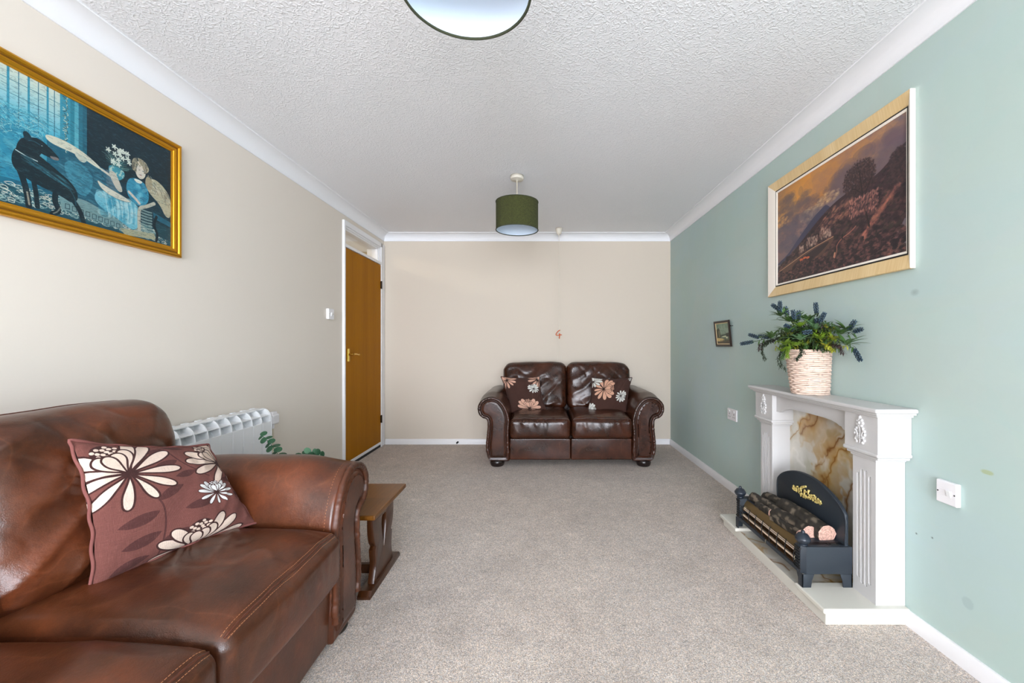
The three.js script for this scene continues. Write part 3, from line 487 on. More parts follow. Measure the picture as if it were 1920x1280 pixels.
function cloth(seed, base, items, hi) {
  return canvasTex(1024, 1024, (c, w, h) => {
    c.fillStyle = base; c.fillRect(0, 0, w, h); items(c, w, h); const r = rand(seed);
    for (let i = 0; i < 9000; i++) { const x = r() * w, y = r() * h, l = 6 + r() * 34, k = r(); c.fillStyle = k < 0.5 ? `rgba(30,8,6,${0.07 + r() * 0.08})` : `rgba(${hi},${0.05 + r() * 0.10})`; if (r() < 0.5) c.fillRect(x, y, l, 1.3); else c.fillRect(x, y, 1.3, l); }
  });
}
const printA = cloth(3, 'rgb(120,70,62)', (c, w, h) => {
  const dk = 'rgb(84,44,40)', cr = 'rgb(240,216,198)', wh = 'rgb(246,246,244)', ln = 'rgb(62,28,24)';
  c.strokeStyle = dk; c.lineWidth = 12; c.beginPath(); c.moveTo(300, 480); c.bezierCurveTo(380, 560, 380, 760, 300, 1000); c.stroke(); c.beginPath(); c.moveTo(480, 60); c.bezierCurveTo(560, 200, 620, 330, 740, 420); c.stroke();
  for (const [x, y, s, a] of [[340, 560, 200, -0.5], [330, 640, 230, 2.9], [330, 800, 220, 2.9], [300, 930, 220, -0.4], [560, 220, 170, 2.9], [650, 340, 170, 2.9], [500, 60, 190, 0.1], [720, 640, 230, 3.0], [840, 470, 170, 0.15], [880, 650, 150, 0.1], [60, 1000, 200, -0.2], [520, 90, 160, 2.9]]) leaf2(c, x, y, s, a, dk);
  flower(c, 225, 300, 345, -0.42, cr, ln); flower(c, 960, 260, 330, -0.62, cr, ln); flower(c, 745, 600, 150, 0.05, wh, ln); flower(c, 590, 1080, 330, -0.1, cr, ln);
}, '236,176,160');
PETAL = 1.3;
const printB = cloth(4, 'rgb(70,42,33)', (c, w, h) => {
  const cr = 'rgb(226,178,154)', wh = 'rgb(232,232,224)', ln = 'rgb(44,22,16)';
  flower(c, 120, 120, 300, -0.7, cr, ln); flower(c, 960, 110, 330, 0.75, cr, ln); flower(c, 800, 400, 165, -0.25, wh, ln); flower(c, 570, 960, 330, 0, cr, ln);
}, '140,90,70');
const printC = cloth(6, 'rgb(70,42,33)', (c, w, h) => {
  const cr = 'rgb(228,176,148)', wh = 'rgb(232,232,224)', ln = 'rgb(44,22,16)';
  flower(c, 330, 380, 330, 1.5, cr, ln); flower(c, 790, 590, 175, 1.7, wh, ln); flower(c, 30, 120, 240, 0.2, wh, ln); flower(c, 40, 1010, 220, 1.2, wh, ln); flower(c, 1040, 40, 110, 0.3, wh, ln);
}, '140,90,70');
// corners TL, TR, BR, BL in metres; print on the front; puff in the middle, pinched seams
function cushion(label, tex, C, puff, seed, pipeMat, group) {
  const c0 = C.reduce((a, p) => a.clone().add(p)).multiplyScalar(0.25), t = thing('scatter_cushion', label, 'cushion', [c0.x, c0.y, c0.z], 0, group), n = 44;
  const nrm = C[1].clone().sub(C[3]).cross(C[0].clone().sub(C[2])).normalize();
  const at = (u, v, side) => {
    const e = 0.035, uu = clamp(u, 0, 1), vv = clamp(v, 0, 1), top = C[0].clone().lerp(C[1], uu), bot = C[3].clone().lerp(C[2], uu), p = top.lerp(bot, vv);
    const bow = (x) => 4 * x * (1 - x); const toC = c0.clone().sub(p); p.add(toC.multiplyScalar(0.10 * Math.max(bow(uu) * Math.pow(1 - bow(vv), 3), bow(vv) * Math.pow(1 - bow(uu), 3)))); // sides draw in between the corners
    const f = Math.pow(bow(uu), 0.55) * Math.pow(bow(vv), 0.55), edge = sstep(0, 0.10, Math.min(uu, vv, 1 - uu, 1 - vv));
    const wr = 0.008 * n3(u * 5 + seed, v * 5, side) + 0.010 * Math.pow(1 - Math.abs(n3(u * 6 + seed, v * 3 + u * 4, 4)), 6) * sstep(0.35, 0.95, u) + 0.006 * n3(u * 13, v * 13, seed) * (1 - f);
    return p.addScaledVector(nrm, side * (puff * f + 0.002) + wr * edge).sub(c0);
  };
  const sheet = (side) => { const pos = [], uv = [], ind = []; for (let j = 0; j <= n; j++) for (let i = 0; i <= n; i++) { const q = at(i / n, j / n, side); pos.push(q.x, q.y, q.z); uv.push(i / n, 1 - j / n); } for (let j = 0; j < n; j++) for (let i = 0; i < n; i++) { const a = j * (n + 1) + i, b = a + n + 1; if (side > 0) ind.push(a, b, a + 1, a + 1, b, b + 1); else ind.push(a, a + 1, b, a + 1, b + 1, b); } const g = new THREE.BufferGeometry(); g.setAttribute('position', new THREE.Float32BufferAttribute(pos, 3)); g.setAttribute('uv', new THREE.Float32BufferAttribute(uv, 2)); g.setIndex(ind); g.computeVertexNormals(); return g; };
  const wb = weaveBump.clone(); wb.repeat.set(6, 6); wb.needsUpdate = true;
  mesh('cover', join([sheet(1), sheet(-1)]), std({ map: tex, roughness: 0.95, bumpMap: wb, bumpScale: 0.0012 }), t);
  const E = []; for (let k = 0; k < 4; k++) for (let i = 0; i < 26; i++) { const s = i / 26, [u, v] = [[s, 0], [1, s], [1 - s, 1], [0, 1 - s]][k]; const q = at(u, v, 0).addScaledVector(nrm, 0.004 * Math.sin((k * 26 + i) * 1.1)); E.push(q.add(q.clone().normalize().multiplyScalar(0.004))); }
  mesh('piped_edge', tube(E, 0.0042, 300, 6, true), pipeMat, t); return t;
}
const plum = std({ color: css(126, 74, 68), roughness: 0.9 }), umber = std({ color: css(62, 37, 29), roughness: 0.9 });
cushion('large plum cushion with cream flowers slumped in the corner of the big near sofa', printA, [V(-1.275, 0.868, -1.125), V(-1.245, 0.752, -1.555), V(-1.045, 0.476, -1.522), V(-1.19, 0.478, -1.10)], 0.062, 2, plum);
cushion('dark brown flowered cushion at the left end of the far loveseat, flowers along its edges', printB, [V(-0.39, 0.80, -4.245), V(0.0, 0.80, -4.245), V(0.07, 0.47, -4.10), V(-0.285, 0.46, -4.10)], 0.05, 5, umber);
cushion('dark brown cushion with one big peach flower at the right end of the far loveseat', printC, [V(0.54, 0.79, -4.225), V(0.95, 0.79, -4.245), V(0.87, 0.465, -4.10), V(0.475, 0.465, -4.10)], 0.05, 9, umber);
// ---------------------------------------------------------------- fireplace surround on the sage wall
const W0 = R - 0.001; // face of the right wall
{
  const t = thing('fireplace', 'white fireplace surround with fluted pilasters, marble back panel and raised hearth', 'fireplace', [W0, 0, -2.122]);
  const z = (w) => w + 2.122, x = (w) => w - W0; // world to local
  // mantel shelf: profile swept round three sides by stacked slabs with moulded edge
  const slabAt = (ov, y0, y1, b) => box(x(1.356 - ov), y0, z(-2.59 - ov), 0, y1, z(-1.655 + ov), b, 4);
  mesh('mantel_shelf', [slabAt(0.034, 0.857, 0.876, 0.008), slabAt(0.024, 0.849, 0.858, 0.003), slabAt(0.012, 0.838, 0.850, 0.005)], mat.fire, t);
  for (const [za, zb] of [[-1.655, -1.835], [-2.405, -2.59]]) {
    const m = (za + zb) / 2, pz0 = m + 0.0625, pz1 = m - 0.0625, near = za === -1.655, P0 = near ? -1.685 : -2.435, P1 = near ? -1.81 : -2.56;
    const blk = mesh('corner_block', box(x(1.356), 0.69, z(zb), 0, 0.84, z(za), 0.002), mat.fire, t);
    mesh('block_moulding', [box(x(1.350), 0.674, z(zb - 0.007), 0, 0.691, z(za + 0.007), 0.007, 4), box(x(1.360), 0.662, z(zb + 0.004), 0, 0.675, z(za - 0.004), 0.005, 3), box(x(1.367), 0.652, z(P1 - 0.008), 0, 0.663, z(P0 + 0.008), 0.004)], mat.fire, blk);
    // carved spray of flowers and leaves
    const c = []; const r = rand(near ? 3 : 8), cz = z(m), cx = x(1.356);
    const blob = (dy, dz, a, b, k) => c.push(ball(1, cx - 0.002, 0.766 + dy, cz + dz, 0.006 * (k ?? 1), a, b, 10, 7));
    for (let k = 0; k < 7; k++) { const a = k / 7 * 6.283; blob(0.035 + 0.014 * Math.sin(a), 0.014 * Math.cos(a), 0.008, 0.008); } blob(0.035, 0, 0.009, 0.009, 1.6);
    for (const s of [-1, 1]) { for (const [dy, dz] of [[0.012, 0.016], [0.002, 0.024], [-0.012, 0.026], [-0.024, 0.018], [-0.036, 0.024], [-0.046, 0.016]]) blob(dy, s * dz, 0.0075, 0.0055); c.push(tube([[cx - 0.003, 0.79, cz + s * 0.004], [cx - 0.004, 0.772, cz + s * 0.02], [cx - 0.004, 0.752, cz + s * 0.012], [cx - 0.004, 0.732, cz + s * 0.022], [cx - 0.002, 0.722, cz + s * 0.012]], 0.0035, 20, 6)); }
    for (let k = 0; k < 8; k++) blob(-0.012 - r() * 0.02, (r() - 0.5) * 0.026, 0.006, 0.005); blob(0.058, 0, 0.009, 0.006); c.push(tube([[cx - 0.003, 0.80, cz], [cx - 0.004, 0.76, cz + 0.003], [cx - 0.003, 0.716, cz]], 0.003, 16, 6));
    mesh('carving', join(c), mat.fire, blk);
    const pil = mesh('pilaster', (() => { // flutes cut into the front face: ribs left standing between round-ended grooves
      const front = 1.374, ys = 0.115, ye = 0.60, out = [box(x(front + 0.006), 0.066, z(P1), 0, 0.654, z(P0), 0.001)];
      const zs = [0, 1, 2, 3].map((k) => mix(P0 - 0.031, P1 + 0.031, k / 3)), hw = 0.0062; const sh = new THREE.Shape([[P1, 0.066], [P0, 0.066], [P0, 0.654], [P1, 0.654]].map(([a, b]) => new THREE.Vector2(z(a), b)));
      zs.forEach((q, k) => { const top = ye - (k === 0 || k === 3 ? 0.018 : 0), bot = ys + (k === 0 || k === 3 ? 0.018 : 0), h = new THREE.Path(); h.absarc(z(q), top - hw, hw, 0, Math.PI, false); h.lineTo(z(q) - hw, bot + hw); h.absarc(z(q), bot + hw, hw, Math.PI, 2 * Math.PI, false); h.closePath(); sh.holes.push(h); });
      let g = new THREE.ExtrudeGeometry(sh, { depth: 0.0056, bevelEnabled: true, bevelSize: 0.0012, bevelThickness: 0.0012, bevelOffset: -0.0012, bevelSegments: 1, curveSegments: 8 }); g.rotateY(-Math.PI / 2); g.scale(-1, 1, 1); flip(g); g.translate(x(front), 0, 0); out.push(boxUV(g));
      return join(out); })(), mat.fire, t);
    zsFlutes(P0, P1, pil, x, z);
  }
  // frieze with shaped lower edge
  const fz0 = -2.405, fz1 = -1.835, e = [];
  const half = [[0, 0.742], [0.03, 0.742], [0.045, 0.747], [0.055, 0.757], [0.066, 0.757], [0.085, 0.766], [0.12, 0.774], [0.17, 0.777], [0.285, 0.778]];
  const low = [...half, ...half.slice(0, -1).reverse().map(([a, b]) => [0.57 - a, b])].map(([a, b]) => [z(fz0 + a), b]);
  mesh('frieze', [slab([...low, [z(fz1), 0.84], [z(fz0), 0.84]], 'x', x(1.380), x(1.400), 0.0015), box(x(1.385), 0.80, z(fz0), 0, 0.84, z(fz1), 0)], mat.fire, t);
  mesh('back_panel', box(x(1.478), 0.05, z(-2.45), -0.0005, 0.80, z(-1.79), 0.001), mat.marble, t);
  // hearth: two cream end slabs, a kerb and a marble inlay
  const h = group('hearth', t);
  mesh('hearth_slab', [box(x(1.144), 0.046, z(-1.852), 0, 0.067, z(-1.660), 0.006, 3), box(x(1.156), 0, z(-1.855), 0, 0.05, z(-1.668), 0.002)], mat.hearth, h);
  mesh('hearth_slab', [box(x(1.136), 0.046, z(-2.60), 0, 0.067, z(-2.395), 0.006, 3), box(x(1.1555), 0, z(-2.592), 0, 0.05, z(-2.39), 0.002)], mat.hearth, h);
  mesh('kerb', box(x(1.1555), 0, z(-2.392), x(1.160), 0.053, z(-1.853), 0.002), mat.hearth, h);
  mesh('marble_inlay', box(x(1.160), 0, z(-2.392), 0, 0.050, z(-1.853), 0.001), mat.marble, h);
}
function zsFlutes(P0, P1, parent, x, z) { // rounded beads inside the grooves
  for (let k = 0; k < 4; k++) { const q = mix(P0 - 0.031, P1 + 0.031, k / 3), s = k === 0 || k === 3 ? 0.018 : 0, g = new THREE.CapsuleGeometry(0.0052, 0.485 - 2 * s - 0.0125, 4, 10); g.scale(0.8, 1, 1); g.translate(x(1.3785), 0.3575, z(q)); mesh('flute', g, mat.fire, parent); }
}
// ---------------------------------------------------------------- electric bar fire with moulded logs
{
  const t = thing('electric_fire', 'black electric bar fire with moulded logs and arched back on the marble hearth', 'heater', [1.26, 0.067, -2.115]);
  const X0 = -0.108, X1 = 0.110, Z0 = 0.306, Z1 = -0.308, yb = 0.058, yt = 0.177;
  // casing: end boxes with chamfered front corners, back, floor, top plate
  const end = (z0, z1) => slab([[X0 + 0.018, z1], [X0, z1 + (z1 > z0 ? -0.014 : 0.014)], [X0, z0], [X1, z0], [X1, z1]].map(([a, b]) => [a, b]), 'y', yb, yt, 0.002);
  mesh('casing', [end(Z0 - 0.05, Z0), end(Z1 + 0.05, Z1), box(X0 + 0.06, yb, Z1 + 0.05, X1, yt, Z0 - 0.05, 0.002), box(X0, yb - 0.002, Z1 + 0.04, X0 + 0.012, yb + 0.010, Z0 - 0.04, 0.003), box(X0 + 0.048, yt - 0.012, Z1 + 0.02, X1, yt, Z0 - 0.02, 0.003),
    slab([[X0 + 0.040, yt - 0.004], [X0 + 0.044, yt + 0.003], [X0 + 0.056, yt + 0.002], [X0 + 0.056, yt - 0.008]], 'z', Z1 + 0.045, Z0 - 0.045, 0.001), box(X0 - 0.002, yb - 0.004, Z1 + 0.03, X0 + 0.008, yb + 0.014, Z0 - 0.03, 0.002)], mat.iron, t);
  // raised frames on the chamfered corners
  for (const s of [-1, 1]) { const zc = s > 0 ? Z0 - 0.033 : Z1 + 0.033; mesh('end_grille', [...[0, 1, 2, 3, 4, 5, 6].map((k) => box(X0 - 0.004, yb + 0.022 + k * 0.0125, zc - 0.016, X0 + 0.004, yb + 0.028 + k * 0.0125, zc + 0.016, 0.001)), box(X0 - 0.005, yb + 0.012, zc - 0.021, X0 + 0.003, yb + 0.018, zc + 0.021, 0.001), box(X0 - 0.005, yb + 0.104, zc - 0.021, X0 + 0.003, yb + 0.110, zc + 0.021, 0.001)], mat.black, t); }
  // reflector of bronze strips behind the rods
  mesh('reflector_floor', box(X0 + 0.010, yb + 0.004, Z1 + 0.05, X0 + 0.055, yb + 0.012, Z0 - 0.05, 0.001), mat.bronze, t);
  for (let k = 0; k < 5; k++) { const y = yb + 0.013 + k * 0.0135; mesh('reflector_strip', slab([[X0 + 0.040, y], [X0 + 0.050, y], [X0 + 0.050, y + 0.0118], [X0 + 0.032 - 0.002 * Math.abs(2 - k), y + 0.0118]], 'z', Z1 + 0.05, Z0 - 0.05, 0.001), mat.bronze, t); }
  mesh('reflector_hood', slab([[X0 + 0.020, yt - 0.040], [X0 + 0.030, yt - 0.022], [X0 + 0.044, yt - 0.004], [X0 + 0.050, yt - 0.006], [X0 + 0.050, yt - 0.044]], 'z', Z1 + 0.05, Z0 - 0.05, 0), mat.hood, t);
  for (const [dx, y] of [[0.016, 0.092], [0.019, 0.128]]) {
    const g = cyl(0.0062, 0.0062, Z0 - Z1 - 0.10, 16); g.rotateX(Math.PI / 2); g.translate(X0 + dx, y, 0); const rd = mesh('heating_rod', g, mat.rod, t);
    for (const s of [-1, 1]) { const c = cyl(0.0115, 0.0115, 0.012, 18); c.rotateX(Math.PI / 2); c.translate(X0 + dx, y, s * 0.243); const c2 = cyl(0.014, 0.014, 0.003, 18); c2.rotateX(Math.PI / 2); c2.translate(X0 + dx, y, s * 0.236); mesh('rod_cap', [c, c2], mat.chrome, rd); }
  }
  for (let k = 0; k < 8; k++) { const zz = mix(Z1 + 0.085, Z0 - 0.06, k / 7); mesh('guard_wire', tube([[X0 + 0.004, yb + 0.01, zz], [X0 - 0.001, yb + 0.03, zz], [X0 - 0.001, yt - 0.05, zz], [X0 + 0.006, yt - 0.022, zz]], 0.0019, 14, 6), mat.black, t); }
  for (const y of [0.110, 0.144]) { const g = cyl(0.0015, 0.0015, Z0 - Z1 - 0.11, 6); g.rotateX(Math.PI / 2); g.translate(X0 - 0.001, y, 0); mesh('guard_wire', g, mat.black, t); }
  mesh('guard_clip', box(X0 - 0.005, yb - 0.005, 0.015, X0, yb + 0.016, 0.019, 0.001), mat.chrome, t);
  for (const zz of [Z0, Z1]) for (const xx of [X0, X1]) { const s = zz > 0 ? -1 : 1, f = xx < 0 ? 1 : -1; // bracket feet
    mesh('foot', [slab([[xx, 0], [xx + f * 0.038, 0], [xx + f * 0.042, 0.03], [xx + f * 0.052, yb], [xx, yb]], 'z', zz, zz + s * 0.004, 0.0005), slab([[zz, 0], [zz + s * 0.030, 0], [zz + s * 0.032, 0.03], [zz + s * 0.045, yb], [zz, yb]], 'x', xx, xx + f * 0.004, 0.0005)], mat.iron, t); }
  for (const zz of [Z0 - 0.022, Z1 + 0.022]) mesh('finial', (() => { const g = lathe([[0, 0], [0.018, 0], [0.019, 0.004], [0.016, 0.008], [0.025, 0.015], [0.0305, 0.025], [0.031, 0.029], [0.0315, 0.031], [0.029, 0.036], [0.020, 0.049], [0.009, 0.053], [0.007, 0.056], [0.0085, 0.060], [0.005, 0.065], [0, 0.066]], 24); g.translate(X0 + 0.016, yt, zz); return g; })(), mat.ironGloss, t);
  // arched back plate with a rolled edge and a gilt spray
  const A = []; for (let i = 0; i <= 40; i++) { const u = i / 40 * 2 - 1; A.push([u * 0.262, 0.327 + 0.082 * (1 - Math.pow(Math.abs(u), 2.1)) - 0.018 * Math.pow(Math.abs(u), 14)]); }
  const arch = [[-0.262, yt - 0.01], ...A, [0.262, yt - 0.01]], mid = 0.037;
  const plate = mesh('back_plate', slab(arch.map(([a, b]) => [a + mid - 0.006, b]), 'x', 0.090, 0.104, 0.004), mat.iron, t);
  mesh('rolled_edge', tube([[0.092, yt, mid - 0.006 - 0.258], ...A.filter((q, i) => i % 2 === 0).map(([a, b]) => [0.092, b - 0.006, a * 0.985 + mid - 0.006]), [0.092, yt, mid - 0.006 + 0.258]], 0.0045, 120, 8), mat.iron, plate);
  { const c = [], r = rand(12); for (let i = 0; i < 90; i++) { const u = r() * 2 - 1, hgt = (1 - Math.abs(u)) * 0.048 + 0.010, y = 0.306 + hgt * (r() * 1.25 - 0.45), g = ball(1, 0, 0, 0, 0.0045, 0.0032 + r() * 0.005, 0.003 + r() * 0.006, 7, 5); g.rotateX(r() * 6); g.translate(0.087 - r() * 0.004, y, mid - 0.006 + u * 0.110); c.push(g); } mesh('gilt_spray', join(c), std({ color: css(226, 204, 128), roughness: 0.3, metalness: 0.55 }), plate); }
  // logs with pale cut ends
  const bark = std({ color: css(60, 54, 46), roughness: 0.75, vertexColors: true }), cut = dataTex(128, 128, (u, v) => { const d = Math.hypot(u - 0.5, v - 0.5) * 30, k = 0.9 + 0.045 * Math.sin(d * 2) + 0.3 * (tn(111, 16, u, v) - 0.5); return [222 * k, 176 * k, 158 * k]; }, true), cutM = std({ map: cut, roughness: 0.6 });
  const logs = [[[0.040, 0.188, -0.25], [0.056, 0.196, 0.0], 0.034, 0.038], [[-0.040, 0.194, -0.245], [0.000, 0.190, -0.02], 0.027, 0.028], [[-0.030, 0.186, -0.06], [-0.016, 0.196, 0.215], 0.036, 0.036], [[0.025, 0.212, -0.06], [0.044, 0.204, 0.240], 0.044, 0.042], [[-0.062, 0.180, 0.0], [-0.052, 0.186, 0.205], 0.020, 0.021], [[-0.058, 0.184, -0.16], [-0.052, 0.188, -0.03], 0.018, 0.02]];
  logs.forEach(([a, b, r0, r1], k) => {
    const A0 = V(...a), B0 = V(...b), d = B0.clone().sub(A0), len = d.length(); d.normalize(); const q = new THREE.Quaternion().setFromUnitVectors(V(0, 0, 1), d), rings = [];
    for (let i = 0; i <= 26; i++) { const R0 = []; for (let j = 0; j < 22; j++) { const an = -j / 22 * Math.PI * 2, rr = mix(r0, r1, i / 26) * (1 + 0.16 * n3(Math.cos(an) * 1.6 + k * 3, Math.sin(an) * 1.6, i * 0.22) + 0.07 * n3(Math.cos(an) * 7, Math.sin(an) * 7 + k, i * 0.25)); R0.push(V(rr * Math.cos(an), rr * Math.sin(an), i / 26 * len).applyQuaternion(q).add(A0)); } rings.push(R0); }
    const lg = mesh('log', tint(skin(rings), (x, y, z) => { const f = n3(x * 40 + k, y * 40, z * 26), c = f > 0.2 ? 3.4 : 0.5 + 0.5 * n3(x * 90, y * 90, z * 60 + k); return [c, c * 0.97, c * 0.93]; }), bark, t);
    for (const [ri, s] of [[0, -1], [26, 1]]) { const rg = rings[ri], c0 = rg.reduce((p, w) => p.clone().add(w), V(0, 0, 0)).multiplyScalar(1 / rg.length).addScaledVector(d, s * 0.003), pos = [], uv = []; for (let j = 0; j < rg.length; j++) { const p = rg[j], w = rg[(j + 1) % rg.length], t0 = j / rg.length * 6.283, t1 = (j + 1) / rg.length * 6.283; const tri = [[c0, 0.5, 0.5], [p, 0.5 + 0.5 * Math.cos(t0), 0.5 + 0.5 * Math.sin(t0)], [w, 0.5 + 0.5 * Math.cos(t1), 0.5 + 0.5 * Math.sin(t1)]]; for (const [m, u1, v1] of s > 0 ? [tri[0], tri[2], tri[1]] : tri) { pos.push(m.x, m.y, m.z); uv.push(u1, v1); } }
      const g = new THREE.BufferGeometry(); g.setAttribute('position', new THREE.Float32BufferAttribute(pos, 3)); g.setAttribute('uv', new THREE.Float32BufferAttribute(uv, 2)); smoothNormals(g); mesh('cut_end', g, cutM, lg); }
  });
  mesh('switch', [box(0.02, yt, 0.268, 0.062, yt + 0.003, 0.292, 0.001), box(0.03, yt + 0.002, 0.273, 0.052, yt + 0.006, 0.287, 0.001)], mat.black, t);
}
// ---------------------------------------------------------------- wicker pot with artificial lavender
{
  const c = [1.404, 0.8765, -2.143], t = thing('wicker_basket', 'whitewashed pink wicker pot of blue lavender on the mantel shelf', 'basket', c);
  const rad = (y) => mix(0.080, 0.099, Math.pow(y / 0.225, 0.85)), lean = (y) => -0.012 * y / 0.225, rings = 23, ST = 22;
  const wick = std({ color: css(240, 216, 200), roughness: 0.7, vertexColors: true }), list = []; const r = rand(21);
  for (let k = 0; k < rings; k++) {
    const y = 0.005 + k * 0.0097, P = []; for (let i = 0; i < 88; i++) { const a = i / 88 * Math.PI * 2, rr = rad(y) + 0.0024 * Math.cos(a * ST / 2 + (k % 2) * Math.PI) + 0.0012 * n3(Math.cos(a) * 4, k, Math.sin(a) * 4); P.push(V(rr * Math.cos(a) + lean(y), y + 0.0022 * n3(Math.cos(a) * 3 + 9, k * 0.7, Math.sin(a) * 3), rr * Math.sin(a))); }
    const g = tube(P, 0.0052 + 0.0008 * (r() - 0.5), 176, 6, true); const f = 0.86 + 0.2 * r(); list.push(tint(g, (x, yy, z) => { const m = f * (0.93 + 0.16 * n3(x * 40, yy * 160, z * 40)), s = n3(x * 60 + k * 3, k, z * 60) > 0.42 ? 0.72 : 1; return [m * s, m * s * 0.985, m * s * 0.97]; }));
  }
  const jn = mergeGeometries(list); mesh('weave', jn, wick, t);
  mesh('inner_wall', (() => { const g = lathe([[0.0, 0.003], [0.076, 0.003], [0.0945, 0.218], [0.0925, 0.218], [0.074, 0.008], [0, 0.008]], 40); return g; })(), std({ color: css(176, 142, 120), roughness: 0.9 }), t);
  for (let i = 0; i < ST; i++) { const a = (i + 0.5) / ST * Math.PI * 2; if (i % 2) mesh('stake', tube([0, 0.08, 0.16, 0.222].map((y) => [rad(y) * 0.985 * Math.cos(a) + lean(y), y + 0.002, rad(y) * 0.985 * Math.sin(a)]), 0.003, 12, 6), std({ color: css(226, 196, 178), roughness: 0.8 }), t); }
  const loops = []; for (let i = 0; i < 44; i++) { const a = i / 44 * 6.283, b = a + 0.26; loops.push(tube([[rad(0.22) * Math.cos(a) + lean(0.22), 0.221, rad(0.22) * Math.sin(a)], [(rad(0.22) + 0.003) * Math.cos((a + b) / 2) + lean(0.22), 0.2275, (rad(0.22) + 0.003) * Math.sin((a + b) / 2)], [rad(0.22) * Math.cos(b) + lean(0.22), 0.221, rad(0.22) * Math.sin(b)]], 0.0036, 8, 5)); }
  mesh('rim', join(loops), std({ color: css(236, 208, 190), roughness: 0.75 }), t);

  const p = thing('artificial_lavender', 'artificial blue lavender with mixed green leaves growing out of the wicker pot', 'plant', [c[0] - 0.012, c[1] + 0.21, c[2]]);
  const o = V(c[0] - 0.012, c[1] + 0.21, c[2]), rr = rand(77), W = (x, y, d) => V(x, y, -d).sub(o);
  const spikeM = std({ color: css(50, 70, 84), roughness: 0.8, vertexColors: true }), stemM = std({ color: css(70, 92, 52), roughness: 0.8 });
  const G = { dark: std({ color: css(40, 54, 34), roughness: 0.6 }), mid: std({ color: css(72, 104, 52), roughness: 0.5 }), fresh: std({ color: css(128, 160, 46), roughness: 0.5 }), yellow: std({ color: css(176, 178, 58), roughness: 0.6 }), pale: std({ color: css(110, 148, 104), roughness: 0.5 }), brown: std({ color: css(60, 44, 44), roughness: 0.7 }) };
  for (const k of Object.values(G)) k.side = THREE.DoubleSide;
  mesh('soil', (() => { const g = new THREE.SphereGeometry(0.088, 24, 8, 0, 7, 0, Math.PI / 2); g.scale(1, 0.16, 1); g.translate(0, -0.012, 0); return g; })(), G.dark, p);
  // flower spikes: base and tip (metres), each with its stem
  const spikes = [[[1.224,1.297,2.1],[1.24,1.349,2.13]],[[1.233,1.312,2.13],[1.226,1.338,2.17]],[[1.262,1.28,2.1],[1.262,1.32,2.12]],[[1.272,1.256,2.06],[1.271,1.299,2.07]],[[1.317,1.259,2.1],[1.324,1.298,2.11]],[[1.382,1.288,2.06],[1.384,1.336,2.07]],[[1.38,1.246,2.03],[1.387,1.282,2.01]],[[1.383,1.222,2.04],[1.373,1.256,2.05]],[[1.429,1.201,1.905],[1.43,1.236,1.875]],[[1.437,1.189,1.885],[1.438,1.199,1.845]],[[1.204,1.169,2.27],[1.187,1.186,2.33]],[[1.232,1.168,2.22],[1.22,1.178,2.29]],[[1.198,1.146,2.32],[1.164,1.135,2.38]],[[1.426,1.109,1.87],[1.429,1.061,1.84]],[[1.267,1.202,2.06],[1.238,1.228,2.08]],[[1.268,1.188,1.99],[1.305,1.192,1.985]]];
  for (const [a, b] of spikes) {
    const A = W(...a), Bt = W(...b), d = Bt.clone().sub(A), n = Math.max(6, Math.round(d.length() / 0.0062)), list = [], ax = d.clone().normalize(), s1 = V(0.3, 1, 0.2).cross(ax).normalize(), s2 = ax.clone().cross(s1);
    for (let i = 0; i < n; i++) { const q = A.clone().lerp(Bt, i / (n - 1)), w = 0.0082 * (0.62 + 0.5 * Math.sin(Math.PI * (0.15 + 0.75 * i / n))); for (let j = 0; j < 5; j++) { const an = j * 1.2566 + i * 0.63, g = ball(0.0030, 0, 0, 0, 1, 1.35, 1, 6, 5); g.applyQuaternion(new THREE.Quaternion().setFromUnitVectors(V(0, 1, 0), ax)); const m = q.clone().addScaledVector(s1, w * Math.cos(an)).addScaledVector(s2, w * Math.sin(an)).addScaledVector(ax, 0.002); g.translate(m.x, m.y, m.z); const k = 0.55 + rr() * 0.9; list.push(tint(g, () => [k, k, k])); } }
    const core = tube([A, A.clone().lerp(Bt, 0.5), Bt], 0.0042, 8, 6); list.push(tint(core, () => [0.3, 0.3, 0.3]));
    const base = V((rr() - 0.5) * 0.08, -0.01, (rr() - 0.5) * 0.09), bend = base.clone().lerp(A, 0.5).add(V(0, 0.05 + 0.03 * rr(), 0)); const st = mesh('stem', tube([base, bend, A], 0.0016, 24, 6), stemM, p);
    mesh('flower_spike', mergeGeometries(list.map((g) => { const q = g.index ? g.toNonIndexed() : g; return q; })), spikeM, st);
    // narrow leaves under the flower
    for (let k = 0; k < 4; k++) { const an = rr() * 6.28, dir = s1.clone().multiplyScalar(Math.cos(an)).addScaledVector(s2, Math.sin(an)).addScaledVector(ax, 0.9).normalize(); blade(st, A.clone().addScaledVector(ax, -0.012 - 0.01 * k), dir, 0.030 + 0.014 * rr(), 0.0038, [G.mid, G.dark, G.pale][k % 3]); }
  }
  function bladeGeo(len, wid) { const pos = [], ind = [], uv = []; for (let i = 0; i <= 6; i++) { const s = i / 6, w = wid * Math.pow(Math.sin(Math.PI * Math.min(0.98, 0.06 + s * 0.92)), 0.8), dr = -0.28 * s * s * len; for (const [e, h] of [[-1, 0.25], [0, 0], [1, 0.25]]) { pos.push(e * w, dr + h * w, s * len); uv.push(e * 0.5 + 0.5, s); } } for (let i = 0; i < 6; i++) for (let j = 0; j < 2; j++) { const a = i * 3 + j; ind.push(a, a + 3, a + 1, a + 1, a + 3, a + 4); } const g = new THREE.BufferGeometry(); g.setAttribute('position', new THREE.Float32BufferAttribute(pos, 3)); g.setAttribute('uv', new THREE.Float32BufferAttribute(uv, 2)); g.setIndex(ind); g.computeVertexNormals(); return g; }
  var unit;
